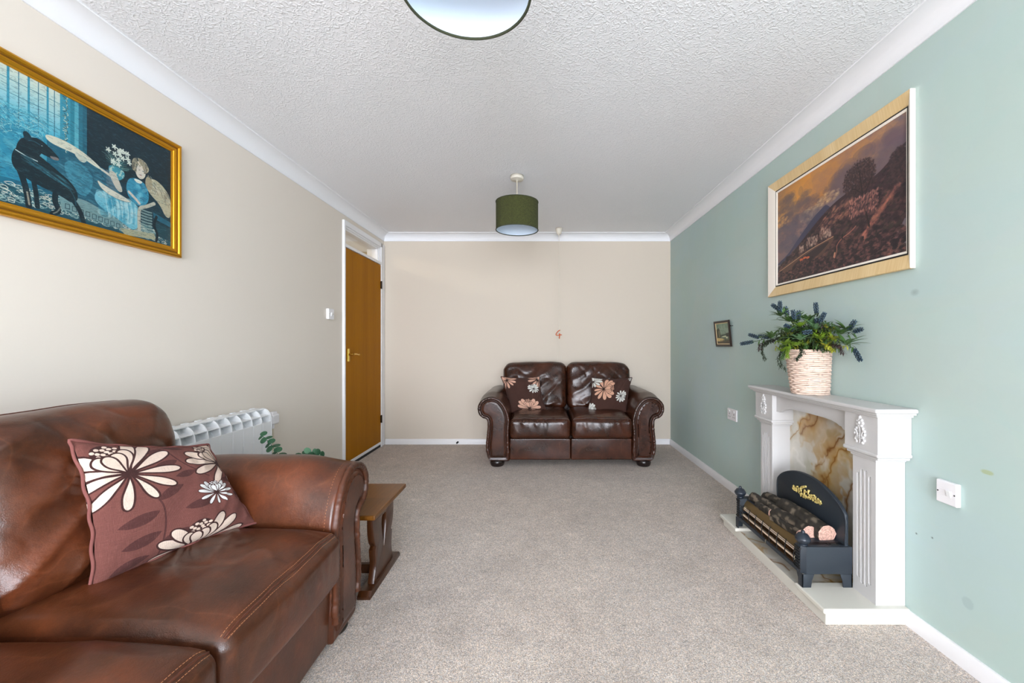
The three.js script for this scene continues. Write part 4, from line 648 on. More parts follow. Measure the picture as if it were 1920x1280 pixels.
  function blade(parent, at, dir, len, wid, m) { unit ??= bladeGeo(1, 0.11); const b = mesh('leaf', unit, m, parent); b.position.copy(at); b.scale.set(wid / 0.11, len, len); b.quaternion.copy(new THREE.Quaternion().setFromRotationMatrix(new THREE.Matrix4().lookAt(dir, V(0, 0, 0), V(0, 1, 0)))); return b; }
  // leaf rosettes over the mound
  const ros = [[1.263,1.152,2.0,'pale',0.046],[1.238,1.19,2.06,'mid',0.044],[1.359,1.205,2.03,'pale',0.05],[1.271,1.246,2.1,'mid',0.048],[1.246,1.278,2.13,'mid',0.04],[1.317,1.243,2.12,'mid',0.045],[1.238,1.167,2.2,'mid',0.042],[1.294,1.219,2.05,'fresh',0.034],[1.346,1.156,1.98,'fresh',0.03],[1.261,1.124,2.03,'fresh',0.032],[1.392,1.151,1.95,'yellow',0.03],[1.409,1.178,1.93,'mid',0.045],[1.425,1.198,1.92,'mid',0.042],[1.388,1.128,1.87,'mid',0.052],[1.381,1.229,2.1,'pale',0.045],[1.386,1.248,2.14,'mid',0.045],[1.367,1.12,1.97,'yellow',0.03],[1.408,1.196,2.0,'yellow',0.034],[1.25,1.128,2.1,'fresh',0.032],[1.225,1.094,2.08,'fresh',0.03]];
  for (const [x, y, d, col, len] of ros) { const g = group('rosette', p, W(x, y, d).toArray()), ou = W(x, y, d).setY(0.05).normalize(); for (let k = 0; k < 10; k++) { const an = k / 10 * 6.283 + rr() * 0.4, dir = V(Math.cos(an), 0.35 + 0.5 * (k % 2), Math.sin(an)).addScaledVector(ou, 0.5).normalize(); blade(g, V(0, 0, 0), dir, 1.6 * len * (0.8 + 0.35 * rr()), 0.0075 + len * 0.035, G[col]); } }
  // fine needle foliage, beyond counting
  const needle = bladeGeo(1, 0.16), parts = { dark: [], mid: [], fresh: [], yellow: [], brown: [] };
  const sprig = (P, col, n, l) => { const cv = new THREE.CatmullRomCurve3(P); parts[col].push(tube(P, 0.0011, 14, 4)); for (let i = 0; i < n; i++) { const s = (i + 0.5) / n, q = cv.getPointAt(s), tg = cv.getTangentAt(s), an = i * 2.4, sd = V(0.2, 1, 0.5).cross(tg).normalize(), s2 = tg.clone().cross(sd), dir = sd.multiplyScalar(Math.cos(an)).addScaledVector(s2, Math.sin(an)).addScaledVector(tg, 0.7).normalize(); const g = needle.clone(); g.scale(l, l, l); g.applyMatrix4(new THREE.Matrix4().lookAt(dir, V(0, 0, 0), V(0, 1, 0.01))); g.translate(q.x, q.y, q.z); parts[col].push(g); } };
  for (let k = 0; k < 300; k++) { const an = rr() * 6.283, R1 = 0.05 + 0.09 * rr(), up = 0.02 + 0.13 * rr(), col = rr() < 0.34 ? 'mid' : rr() < 0.45 ? 'dark' : rr() < 0.5 ? 'fresh' : rr() < 0.6 ? 'yellow' : 'brown', dx = Math.cos(an) * R1 * 0.8, dz = Math.sin(an) * R1 * 1.5, A = V(dx * 0.35, 0.005, dz * 0.35); if (dx + o.x > 1.465) continue; sprig([A, V(dx * 0.75, up, dz * 0.75), V(dx * 1.1, up * 0.95, dz * 1.1)], col, 30, 0.02); }
  for (const [P, col] of [[[[1.26,1.154,2.2],[1.23,1.146,2.25],[1.232,1.1,2.27],[1.234,1.045,2.27]],'dark'],[[[1.256,1.154,2.2],[1.218,1.127,2.27],[1.209,1.1,2.27]],'brown'],[[[1.254,1.119,2.1],[1.232,1.085,2.12],[1.226,1.043,2.11],[1.237,1.005,2.1]],'dark'],[[[1.259,1.119,2.08],[1.223,1.094,2.07],[1.223,1.061,2.07]],'mid'],[[[1.271,1.116,2.02],[1.275,1.1,2.0],[1.244,1.056,1.99]],'dark'],[[[1.245,1.119,2.05],[1.226,1.095,2.04],[1.222,1.07,2.04]],'fresh'],[[[1.373,1.128,1.95],[1.372,1.12,1.9],[1.373,1.09,1.88]],'brown'],[[[1.355,1.128,1.97],[1.369,1.116,1.95],[1.377,1.104,1.94]],'yellow'],[[[1.267,1.167,2.18],[1.245,1.154,2.22],[1.221,1.127,2.25]],'dark']]) for (let k = 0; k < 3; k++) sprig(P.map((q, i) => W(q[0] + (rr() - 0.5) * 0.012 * i, q[1] + (rr() - 0.5) * 0.012, q[2] + (rr() - 0.5) * 0.03)), col, 34, 0.014);
  for (const [k, l] of Object.entries(parts)) { const m = mesh('fine_foliage', join(l), G[k], p); m.userData.kind = 'stuff'; }
}
// ---------------------------------------------------------------- eucalyptus sprigs standing on the side table
{
  const o = V(-1.235, 0.38, -2.04), t = thing('eucalyptus_plant', 'green eucalyptus sprigs showing over the far arm of the big sofa', 'plant', o.toArray()), lm = std({ color: css(40, 86, 56), roughness: 0.55 }), lm2 = std({ color: css(96, 140, 108), roughness: 0.55 }); lm.side = lm2.side = THREE.DoubleSide; const r = rand(9);
  mesh('pot', lathe([[0, 0], [0.035, 0], [0.038, 0.003], [0.048, 0.075], [0.051, 0.08], [0.048, 0.083], [0.044, 0.078], [0.036, 0.01], [0, 0.008]], 32), mat.white, t);
  const disc = (() => { const g = new THREE.SphereGeometry(1, 12, 6, 0, 7, 0, Math.PI / 2); g.scale(1, 0.22, 1); return g; })();
  const grow = (P, n, m) => { const pts = P.map((q) => V(...q).sub(o)), cv = new THREE.CatmullRomCurve3(pts), s = mesh('sprig', tube(pts, 0.0014, 40, 6), lm, t); for (let i = 0; i < n; i++) { const u = mix(0.34, 1, i / (n - 1)), q = cv.getPointAt(u), tg = cv.getTangentAt(u), sd = V(0.1, 1, 0.3).cross(tg).normalize(), s2 = tg.clone().cross(sd), an0 = i * 1.57; for (const e of [0, Math.PI]) { const an = an0 + e + 0.4 * (r() - 0.5), dir = sd.clone().multiplyScalar(Math.cos(an)).addScaledVector(s2, Math.sin(an)), R1 = mix(0.0215, 0.0155, i / n), b = mesh('leaf', disc, m[(i + (e ? 1 : 0)) % m.length], s); b.scale.setScalar(R1); b.position.copy(q).addScaledVector(dir, R1 * 0.95); b.quaternion.setFromUnitVectors(V(0, 1, 0), tg.clone().addScaledVector(dir, 0.5).addScaledVector(V(0.5, 0.3, 0.8), 1.0).normalize()); } } };
  grow([[-1.24, 0.44, -2.04], [-1.262, 0.52, -2.04], [-1.292, 0.585, -2.045], [-1.33, 0.635, -2.05], [-1.374, 0.680, -2.05]], 8, [lm]);
  grow([[-1.23, 0.44, -2.04], [-1.21, 0.52, -2.04], [-1.175, 0.568, -2.045], [-1.135, 0.590, -2.05], [-1.085, 0.577, -2.05]], 9, [lm, lm2]);
  grow([[-1.235, 0.44, -2.04], [-1.25, 0.5, -2.08], [-1.25, 0.545, -2.12]], 8, [lm, lm2]);
}
// ---------------------------------------------------------------- wall plates
{
  const t = thing('double_socket', 'white double power socket low on the sage wall beyond the fireplace', 'socket', [R, 0.592, -3.18]);
  mesh('socket_plate', box(-0.013, -0.044, -0.073, 0, 0.044, 0.073, 0.004), mat.plastic, t);
  for (const z of [-0.036, 0.036]) { mesh('rocker', (() => { const g = slab([[0, -0.008], [0.003, -0.008], [0.008, 0.008], [0, 0.008]], 'z', z - 0.008, z + 0.008, 0.0005); g.scale(-1, 1, 1); flip(g); g.translate(-0.0125, 0.024, 0); return g; })(), mat.white, t); mesh('pin_hole', [box(-0.0138, 0.0, z - 0.0025, -0.0128, 0.009, z + 0.0025, 0), box(-0.0138, -0.020, z - 0.015, -0.0128, -0.0155, z - 0.008, 0), box(-0.0138, -0.020, z + 0.008, -0.0128, -0.0155, z + 0.015, 0)], mat.black, t); }
  const s = thing('spur_switch', 'white fused switch plate with two dark screw holes beside the fireplace, near the camera', 'switch', [R, 0.593, -1.499]);
  mesh('switch_plate', box(-0.018, -0.041, -0.038, 0, 0.041, 0.038, 0.004, 3), mat.plastic, s);
  for (const z of [-0.030, 0.031]) { const g = cyl(0.0024, 0.0024, 0.002, 12); g.rotateZ(Math.PI / 2); g.translate(-0.0185, 0, z); mesh('screw_hole', g, mat.black, s); const q = new THREE.TorusGeometry(0.0042, 0.0006, 6, 20); q.rotateY(Math.PI / 2); q.translate(-0.018, 0, z); mesh('screw_surround', q, mat.plastic, s); }
  mesh('rocker', (() => { const g = slab([[0, -0.011], [0.003, -0.011], [0.008, 0.011], [0, 0.011]], 'z', 0.004, 0.019, 0.001); g.scale(-1, 1, 1); flip(g); g.translate(-0.0172, 0, 0); return g; })(), mat.white, s);
  mesh('fuse_holder', box(-0.0188, -0.012, -0.02, -0.016, 0.012, 0.0, 0.0006), mat.plastic, s);
}
// ---------------------------------------------------------------- framed pictures
// profile: [share of the rail's width from outside to inside, height off the wall]; rails mitred at the corners
function frameRails(parent, w, h, widths, prof, mats, name = 'frame_rail') {
  const C = [[-w / 2, h], [w / 2, h], [w / 2, 0], [-w / 2, 0]], [wt, wr, wb, wl] = widths;
  const inner = (f) => [[-w / 2 + wl * f, h - wt * f], [w / 2 - wr * f, h - wt * f], [w / 2 - wr * f, wb * f], [-w / 2 + wl * f, wb * f]];
  for (let k = 0; k < 4; k++) {
    const e = (k + 1) % 4, rA = prof.map(([f, z]) => V(...inner(f)[k], z)), rB = prof.map(([f, z]) => V(...inner(f)[e], z)), n = 12, rings = [];
    for (let i = 0; i <= n; i++) rings.push(rA.map((q, j) => q.clone().lerp(rB[j], i / n)));
    let g = skin(rings.map((r) => r.slice().reverse())); g = toCreasedNormals(g, 0.35); mesh(name, boxUV(g), Array.isArray(mats) ? mats[k] : mats, parent);
  }
}
function print(parent, w, h, b, z, tex) { const g = new THREE.PlaneGeometry(w, h); g.translate(0, b + h / 2, z); return mesh('print', g, std({ map: tex, roughness: 0.42 }), parent); }
const blobs = (c, r, n, x0, y0, x1, y1, s0, s1, cols) => { for (let i = 0; i < n; i++) { c.fillStyle = cols[Math.floor(r() * cols.length)]; c.beginPath(); c.ellipse(mix(x0, x1, r()), mix(y0, y1, r()), mix(s0, s1, r()), mix(s0, s1, r()) * 0.6, r() * 3, 0, 7); c.fill(); } };
const poly = (c, pts, fill) => { c.beginPath(); pts.forEach(([x, y], i) => i ? c.lineTo(x, y) : c.moveTo(x, y)); c.closePath(); c.fillStyle = fill; c.fill(); };
const curve = (c, pts, fill, stroke, lw) => { c.beginPath(); const n = pts.length; c.moveTo((pts[n - 1][0] + pts[0][0]) / 2, (pts[n - 1][1] + pts[0][1]) / 2); for (let i = 0; i < n; i++) { const a = pts[i], b = pts[(i + 1) % n]; c.quadraticCurveTo(a[0], a[1], (a[0] + b[0]) / 2, (a[1] + b[1]) / 2); } c.closePath(); if (fill) { c.fillStyle = fill; c.fill(); } if (stroke) { c.strokeStyle = stroke; c.lineWidth = lw; c.stroke(); } };
const stroke = (c, pts, col, lw) => { c.beginPath(); c.moveTo(...pts[0]); for (let i = 1; i < pts.length - 1; i++) c.quadraticCurveTo(pts[i][0], pts[i][1], (pts[i][0] + pts[i + 1][0]) / 2, (pts[i][1] + pts[i + 1][1]) / 2); c.lineTo(...pts[pts.length - 1]); c.strokeStyle = col; c.lineWidth = lw; c.lineCap = 'round'; c.stroke(); };
const interior = canvasTex(1280, 800, (c, w, h) => { // a faded, blue-toned parlour scene: window, hound, seated child, small cat
  const r = rand(31); let g = c.createLinearGradient(0, 0, w, 0); g.addColorStop(0, 'rgb(24,120,150)'); g.addColorStop(0.45, 'rgb(16,84,104)'); g.addColorStop(0.7, 'rgb(10,44,58)'); g.addColorStop(1, 'rgb(14,50,60)'); c.fillStyle = g; c.fillRect(0, 0, w, h);
  // window with leaded panes
  poly(c, [[0, 0], [590, 0], [590, 330], [0, 330]], 'rgb(52,148,172)'); for (const [x, ww] of [[40, 95], [150, 78], [240, 84], [335, 84], [430, 60]]) { g = c.createLinearGradient(0, 0, 0, 320); g.addColorStop(0, 'rgb(222,226,206)'); g.addColorStop(0.55, 'rgb(150,206,214)'); g.addColorStop(1, 'rgb(60,168,196)'); c.fillStyle = g; c.fillRect(x, 0, ww, 320); c.fillStyle = 'rgb(34,104,124)'; c.fillRect(x + ww / 2 - 2, 0, 4, 320); for (const y of [70, 150, 235]) c.fillRect(x, y, ww, 3); }
  for (let i = 0; i < 40; i++) stroke(c, [[505 + r() * 30, i * 9], [520 + r() * 20, i * 9 + 8], [500 + r() * 36, i * 9 + 16]], ['rgb(190,200,180)', 'rgb(40,80,86)', 'rgb(90,140,140)'][i % 3], 5);
  for (const [x, a] of [[548, 'rgb(40,130,150)'], [572, 'rgb(86,170,186)'], [596, 'rgb(34,110,130)'], [620, 'rgb(24,92,112)']]) { c.fillStyle = a; c.fillRect(x, 0, 26, 330); }
  c.fillStyle = 'rgb(10,34,44)'; c.fillRect(646, 0, 640, 420);
  // straw and haze on the left
  poly(c, [[0, 300], [420, 330], [420, 640], [0, 660]], 'rgb(40,140,168)'); blobs(c, r, 60, 0, 420, 420, 620, 20, 70, ['rgba(110,190,205,0.25)', 'rgba(20,110,140,0.3)', 'rgba(170,205,200,0.2)']);
  for (let i = 0; i < 420; i++) { const x = r() * 400, y = 210 + r() * 190; stroke(c, [[x, y], [x + (r() - 0.3) * 60, y - 20 * r()], [x + (r() - 0.3) * 110, y + 30 * r()]], ['rgb(120,200,212)', 'rgb(26,110,138)', 'rgb(60,156,180)', 'rgb(180,214,206)'][i % 4], 2); }
  // chest with a spread paper
  curve(c, [[470, 410], [640, 360], [820, 380], [860, 480], [840, 680], [600, 700], [500, 600]], 'rgb(30,92,112)'); curve(c, [[500, 420], [620, 390], [700, 470], [640, 640], [540, 560]], 'rgb(58,132,152)'); c.fillStyle = 'rgb(86,110,122)'; c.fillRect(770, 370, 70, 260);
  curve(c, [[400, 300], [520, 290], [640, 320], [760, 390], [700, 385], [600, 350], [430, 350]], 'rgb(222,216,192)'); curve(c, [[560, 340], [650, 340], [640, 385], [600, 390]], 'rgb(204,206,186)');
  // vase of flowers
  for (let i = 0; i < 70; i++) { const a = -r() * 3.1, l = 30 + r() * 90; stroke(c, [[840, 330], [840 + Math.cos(a) * l * 0.6, 330 + Math.sin(a) * l], [840 + Math.cos(a) * l, 320 + Math.sin(a) * l]], i % 2 ? 'rgb(60,120,120)' : 'rgb(120,160,150)', 2); }
  for (let i = 0; i < 16; i++) { const x = 740 + r() * 200, y = 180 + r() * 120; for (let k = 0; k < 5; k++) { c.fillStyle = 'rgb(226,230,214)'; c.beginPath(); c.ellipse(x + 11 * Math.cos(k * 1.26), y + 11 * Math.sin(k * 1.26), 10, 5, k * 1.26, 0, 7); c.fill(); } }
  curve(c, [[790, 320], [890, 320], [905, 370], [860, 420], [810, 420], [780, 370]], 'rgb(62,150,166)', 'rgb(20,60,70)', 3); blobs(c, r, 14, 800, 330, 890, 400, 6, 16, ['rgba(210,220,200,0.7)']);
  for (let i = 0; i < 160; i++) { const x = 480 + r() * 360, y = 400 + r() * 280; stroke(c, [[x, y], [x + 20, y + 30 * (r() - 0.5)], [x + 50, y + 10]], ['rgba(100,170,186,0.22)', 'rgba(14,62,80,0.25)'][i % 2], 10); }
  // rug of pale loops
  poly(c, [[0, 690], [1280, 690], [1280, 800], [0, 800]], 'rgb(18,70,84)'); for (let i = 0; i < 620; i++) { const x = r() * 1280, y = 690 + r() * 105 - 26 * Math.sin(x / 400), s = 9 + r() * 20; stroke(c, [[x, y], [x + s, y - s * 0.6], [x + s * 2, y], [x + s * 1.4, y + s * 0.5], [x + 4, y + 4]], ['rgb(222,216,196)', 'rgb(150,178,172)', 'rgb(34,92,104)'][i % 3], 4); }
  poly(c, [[480, 640], [640, 640], [880, 700], [890, 770], [500, 740]], 'rgb(118,150,150)'); for (let i = 0; i < 9; i++) { c.strokeStyle = 'rgb(30,66,76)'; c.lineWidth = 4; c.strokeRect(520 + i * 40, 700 + i * 4, 24, 30); }
  // hound standing, looking right
  const dog = 'rgb(7,30,38)'; curve(c, [[255, 470], [300, 430], [360, 440], [470, 500], [570, 560], [600, 640], [560, 690], [500, 660], [380, 640], [290, 610], [245, 560]], dog); curve(c, [[262, 500], [280, 400], [330, 360], [395, 370], [400, 430], [350, 500]], dog); curve(c, [[320, 375], [370, 345], [420, 365], [470, 405], [490, 425], [470, 445], [420, 440], [360, 430]], dog); curve(c, [[300, 340], [330, 335], [350, 375], [325, 400], [305, 380]], 'rgb(10,40,50)'); curve(c, [[430, 428], [480, 420], [488, 438], [450, 448]], 'rgb(130,118,112)');
  for (const [pts, lw] of [[[[290, 590], [315, 660], [330, 780]], 32], [[[350, 600], [365, 680], [372, 770]], 26], [[[540, 640], [600, 700], [625, 790]], 30], [[[470, 640], [455, 700], [490, 760], [450, 790]], 32]]) stroke(c, pts, dog, lw); stroke(c, [[322, 700], [328, 740], [332, 770]], 'rgb(150,140,124)', 10); stroke(c, [[490, 740], [480, 765], [455, 785]], 'rgb(120,120,110)', 8); stroke(c, [[268, 470], [310, 485], [372, 492]], 'rgb(190,206,200)', 6); for (let i = 0; i < 60; i++) { const q = r(), x = 290 + q * 240, y = 490 + q * 80 + (r() - 0.5) * 40; stroke(c, [[x, y], [x + 20, y + 6], [x + 44, y + 18]], ['rgba(36,104,120,0.5)', 'rgba(16,66,80,0.6)', 'rgba(90,160,170,0.3)'][i % 3], 6); } stroke(c, [[545, 600], [575, 640], [580, 690]], 'rgba(50,120,135,0.5)', 7); stroke(c, [[330, 385], [350, 375], [385, 385]], 'rgba(60,130,145,0.6)', 5); c.fillStyle = 'rgb(200,214,206)'; c.fillRect(392, 384, 6, 4);
  // seated child in pale blue with an open book
  curve(c, [[690, 560], [760, 520], [930, 520], [1010, 560], [1020, 690], [960, 760], [860, 700], [700, 640]], 'rgb(116,190,206)'); blobs(c, r, 30, 720, 550, 990, 700, 20, 50, ['rgba(190,222,222,0.4)', 'rgba(40,140,168,0.35)']); for (let i = 0; i < 14; i++) stroke(c, [[760 + i * 18, 540], [770 + i * 18 + r() * 20, 620], [790 + i * 16, 700]], i % 2 ? 'rgba(40,130,160,0.6)' : 'rgba(206,230,226,0.6)', 5);
  curve(c, [[930, 360], [1010, 340], [1080, 380], [1090, 500], [1010, 560], [930, 520], [905, 440]], 'rgb(50,146,176)'); blobs(c, r, 16, 930, 370, 1070, 520, 14, 34, ['rgba(110,190,210,0.5)', 'rgba(20,90,120,0.4)']); curve(c, [[965, 350], [1040, 350], [1020, 378], [975, 374]], 'rgb(232,228,208)');
  curve(c, [[700, 460], [760, 490], [900, 520], [960, 545], [860, 560], [740, 530]], 'rgb(224,216,194)', 'rgb(90,110,110)', 3); curve(c, [[780, 370], [830, 360], [860, 420], [890, 490], [850, 500], [810, 440]], 'rgb(206,196,176)'); stroke(c, [[740, 385], [790, 400], [830, 420]], 'rgb(214,204,184)', 16); stroke(c, [[930, 470], [990, 510], [1010, 530]], 'rgb(220,204,186)', 20);
  curve(c, [[975, 220], [1020, 200], [1060, 230], [1060, 310], [1020, 345], [980, 320]], 'rgb(230,214,194)'); for (let i = 0; i < 90; i++) { const a = r() * 6.283; stroke(c, [[1015 + 55 * Math.cos(a), 225 + 40 * Math.sin(a) * (Math.sin(a) > 0.3 ? 0.3 : 1)], [1020 + 70 * Math.cos(a), 240 + 50 * Math.sin(a)], [1015 + 60 * Math.cos(a + 0.4), 262 + 34 * Math.sin(a)]], ['rgb(150,134,104)', 'rgb(104,96,80)', 'rgb(190,176,146)'][i % 3], 6); } curve(c, [[985, 245], [1040, 240], [1050, 300], [1020, 338], [990, 315]], 'rgb(232,216,198)'); for (const [x, y] of [[1004, 270], [1034, 268]]) { c.fillStyle = 'rgb(70,66,66)'; c.fillRect(x, y, 11, 5); } c.fillStyle = 'rgb(180,110,100)'; c.fillRect(1012, 306, 18, 5);
  // wicker chair arm and stool
  stroke(c, [[1010, 760], [1005, 640], [1010, 560], [1060, 540], [1130, 490]], 'rgb(196,190,168)', 26); for (let y = 570; y < 760; y += 22) { stroke(c, [[1025, y], [1070, y + 4], [1110, y]], 'rgb(150,170,160)', 9); for (let x = 1030; x < 1110; x += 12) stroke(c, [[x, y], [x + 8, y + 11], [x, y + 20]], 'rgb(90,130,130)', 2); } poly(c, [[860, 760], [1130, 730], [1150, 775], [900, 800]], 'rgb(176,172,140)');
  poly(c, [[1120, 560], [1280, 600], [1280, 640], [1130, 610]], 'rgb(20,96,118)'); poly(c, [[1120, 640], [1280, 650], [1280, 760], [1150, 740]], 'rgb(22,66,76)'); stroke(c, [[1150, 590], [1120, 660], [1160, 720], [1150, 780]], 'rgb(6,26,34)', 22);
  // small tabby cat leaning in
  curve(c, [[1075, 320], [1130, 290], [1210, 320], [1280, 400], [1280, 560], [1230, 570], [1180, 480], [1100, 430], [1060, 380]], 'rgb(196,184,152)'); for (let i = 0; i < 60; i++) { const x = 1090 + r() * 180, y = 320 + (x - 1090) * 0.5 + (r() - 0.4) * 100; stroke(c, [[x, y], [x + 10, y + 9], [x + 16, y + 24]], i % 3 ? 'rgba(110,100,84,0.7)' : 'rgba(232,226,204,0.7)', 4); } curve(c, [[1055, 330], [1075, 290], [1105, 300], [1120, 350], [1100, 400], [1062, 390]], 'rgb(176,160,128)'); poly(c, [[1072, 300], [1082, 278], [1096, 300]], 'rgb(120,104,84)');
  for (let i = 0; i < 5200; i++) { const x = r() * w, y = r() * h, k = r(), l = 6 + r() * 22; stroke(c, [[x, y], [x + l * 0.5, y + (r() - 0.5) * 8], [x + l, y + (r() - 0.5) * 14]], k < 0.45 ? 'rgba(4,26,36,0.16)' : k < 0.85 ? 'rgba(96,186,204,0.11)' : 'rgba(226,226,204,0.10)', 2 + r() * 4); }
  g = c.createLinearGradient(0, 0, 0, h); g.addColorStop(0, 'rgba(10,60,80,0.10)'); g.addColorStop(1, 'rgba(6,40,54,0.12)'); c.fillStyle = g; c.fillRect(0, 0, w, h);
});
{
  const w = 0.83, h = 0.545, fw = 0.046, t = thing('framed_picture', 'gold-framed blue-toned picture of a dark dog and seated child on the cream wall', 'picture', [L + 0.001, 1.553, -1.605], Math.PI / 2);
  frameRails(t, w, h, [fw, fw, fw, fw], [[0, 0], [0, 0.016], [0.05, 0.021], [0.18, 0.024], [0.34, 0.022], [0.42, 0.016], [0.5, 0.0155], [0.62, 0.017], [0.8, 0.014], [0.84, 0.010], [0.98, 0.0095], [1, 0.004], [1, 0]], mat.gold);
  frameRails(t, w - 2 * fw * 0.4, h - 2 * fw * 0.4, [0.006, 0.006, 0.006, 0.006], [[0, 0.010], [0.1, 0.0172], [0.9, 0.0172], [1, 0.010]], mat.goldDark, 'dark_line'); for (const q of t.children) if (q.name === 'dark_line') q.position.y = fw * 0.4;
  print(t, w - 2 * fw + 0.004, h - 2 * fw + 0.004, fw - 0.002, 0.006, interior);
  mesh('backing_board', box(-w / 2 + 0.02, 0.02, 0, w / 2 - 0.02, h - 0.02, 0.004, 0), mat.black, t);
}
const highland = canvasTex(1280, 820, (c, w, h) => { // sunset over a wooded hillside with a stream
  const r = rand(47); let g = c.createLinearGradient(0, 0, 300, 560); g.addColorStop(0, 'rgb(150,112,80)'); g.addColorStop(0.35, 'rgb(206,146,76)'); g.addColorStop(0.7, 'rgb(150,112,96)'); g.addColorStop(1, 'rgb(112,100,108)'); c.fillStyle = g; c.fillRect(0, 0, w, h);
  const cloud = (x, y, s, cols, n) => { for (let i = 0; i < n; i++) { const a = r() * 6.28, d = Math.sqrt(r()) * s; c.fillStyle = cols[i % cols.length]; c.beginPath(); c.ellipse(x + Math.cos(a) * d * 1.7, y + Math.sin(a) * d * 0.55, s * (0.14 + 0.2 * r()), s * (0.09 + 0.12 * r()), 0, 0, 7); c.fill(); } };
  cloud(180, 40, 240, ['rgba(206,142,70,0.16)'], 80); cloud(560, 120, 280, ['rgba(226,152,66,0.16)', 'rgba(214,138,58,0.14)'], 120); cloud(900, 50, 300, ['rgba(206,146,84,0.13)', 'rgba(160,116,92,0.16)'], 120); cloud(1130, 210, 260, ['rgba(112,92,96,0.22)', 'rgba(96,82,92,0.2)'], 200); cloud(930, 220, 170, ['rgba(110,88,90,0.2)'], 90); cloud(110, 180, 190, ['rgba(104,88,86,0.22)', 'rgba(122,98,88,0.2)'], 130); cloud(330, 260, 140, ['rgba(112,92,90,0.2)'], 70);
  cloud(560, 250, 110, ['rgba(110,88,88,0.22)'], 60); cloud(450, 330, 90, ['rgba(236,196,134,0.22)', 'rgba(244,214,160,0.2)'], 60); cloud(640, 270, 70, ['rgba(240,202,140,0.2)'], 40); cloud(240, 420, 230, ['rgba(86,80,94,0.24)', 'rgba(98,88,98,0.2)'], 150); cloud(60, 280, 70, ['rgba(226,166,92,0.25)'], 40); cloud(420, 440, 100, ['rgba(170,130,110,0.2)'], 40);
  curve(c, [[0, 640], [150, 590], [300, 480], [470, 370], [590, 320], [620, 315], [680, 370], [700, 620], [0, 660]], 'rgb(66,64,84)');
  curve(c, [[0, 680], [150, 620], [330, 520], [520, 410], [700, 330], [850, 300], [1000, 300], [1140, 260], [1300, 130], [1300, 830], [0, 830]], 'rgb(58,40,44)');
  const scrub = (n, x0, x1, top, cols, s0, s1) => { for (let i = 0; i < n; i++) { const x = mix(x0, x1, r()), y0 = top(x), y = mix(y0, 820, Math.pow(r(), 0.8)), s = mix(s0, s1, r()) * (0.5 + y / 820); c.fillStyle = cols[Math.floor(r() * cols.length)]; c.beginPath(); c.ellipse(x, y, s, s * 0.55, -0.5 + r() * 0.7, 0, 7); c.fill(); } };
  const ridge = (x) => x < 700 ? 680 - x * 0.5 : 330 - (x - 700) * 0.12 - Math.max(0, x - 1100) * 0.4;
  scrub(2600, 0, 1280, ridge, ['rgba(44,30,36,0.7)', 'rgba(86,60,56,0.5)', 'rgba(120,80,70,0.35)', 'rgba(54,48,42,0.6)', 'rgba(150,100,84,0.22)', 'rgba(34,26,32,0.7)'], 5, 20);
  for (let i = 0; i < 90; i++) { const x = 560 + r() * 330, y = ridge(x) + 30 + r() * 120; c.fillStyle = 'rgba(214,140,110,0.20)'; c.beginPath(); c.ellipse(x, y, 22, 8, -0.5, 0, 7); c.fill(); } for (let i = 0; i < 120; i++) { const q = r(); c.fillStyle = 'rgba(206,120,104,0.13)'; c.beginPath(); c.ellipse(930 + q * 300 + r() * 30, 640 - q * 300 + r() * 60, 24, 9, -0.7, 0, 7); c.fill(); }
  // stream, far bank, pale trees
  curve(c, [[0, 700], [260, 640], [560, 590], [700, 575], [690, 610], [560, 690], [340, 790], [0, 800]], 'rgb(92,66,56)'); curve(c, [[220, 690], [420, 630], [640, 590], [650, 610], [520, 680], [330, 750], [200, 740]], 'rgb(52,40,42)'); stroke(c, [[30, 712], [240, 660], [430, 610], [690, 575]], 'rgba(214,166,126,0.8)', 5); for (let i = 0; i < 60; i++) { const x = r() * 300; stroke(c, [[x, 760 + r() * 40 - x * 0.1], [x + 40, 752 - x * 0.1], [x + 70, 756 - x * 0.1]], 'rgba(206,142,104,0.5)', 4); }
  for (const [x, y, s] of [[330, 590, 50], [430, 560, 70], [490, 560, 60], [590, 530, 80], [640, 540, 50]]) { for (let i = 0; i < 60; i++) { c.fillStyle = ['rgba(206,172,150,0.4)', 'rgba(120,96,90,0.4)'][i % 2]; c.beginPath(); c.ellipse(x + (r() - 0.5) * s, y + (r() - 0.6) * s * 1.1, 6, 9, 0, 0, 7); c.fill(); } }
  for (const [x, y] of [[330, 668], [372, 662], [410, 668]]) { c.fillStyle = 'rgb(190,96,62)'; c.beginPath(); c.ellipse(x, y, 22, 9, 0, 0, 7); c.fill(); c.fillRect(x - 14, y, 4, 16); c.fillRect(x + 12, y, 4, 16); } for (const [x, y] of [[190, 735], [225, 728]]) { c.fillStyle = 'rgb(34,22,24)'; c.beginPath(); c.ellipse(x, y, 20, 11, 0, 0, 7); c.fill(); c.fillRect(x - 14, y, 5, 24); c.fillRect(x + 10, y, 5, 24); }
  stroke(c, [[700, 740], [730, 690], [720, 650], [770, 610], [850, 590], [900, 560]], 'rgba(206,128,104,0.7)', 7); stroke(c, [[690, 745], [705, 700]], 'rgba(226,160,126,0.8)', 14); c.fillStyle = 'rgb(24,20,26)'; c.fillRect(772, 580, 12, 40);
  scrub(1500, 0, 1280, (x) => 700 + 30 * Math.sin(x / 90) - Math.max(0, x - 700) * 0.12, ['rgba(40,28,34,0.8)', 'rgba(96,64,60,0.5)', 'rgba(150,98,84,0.3)', 'rgba(30,24,30,0.8)'], 5, 16);
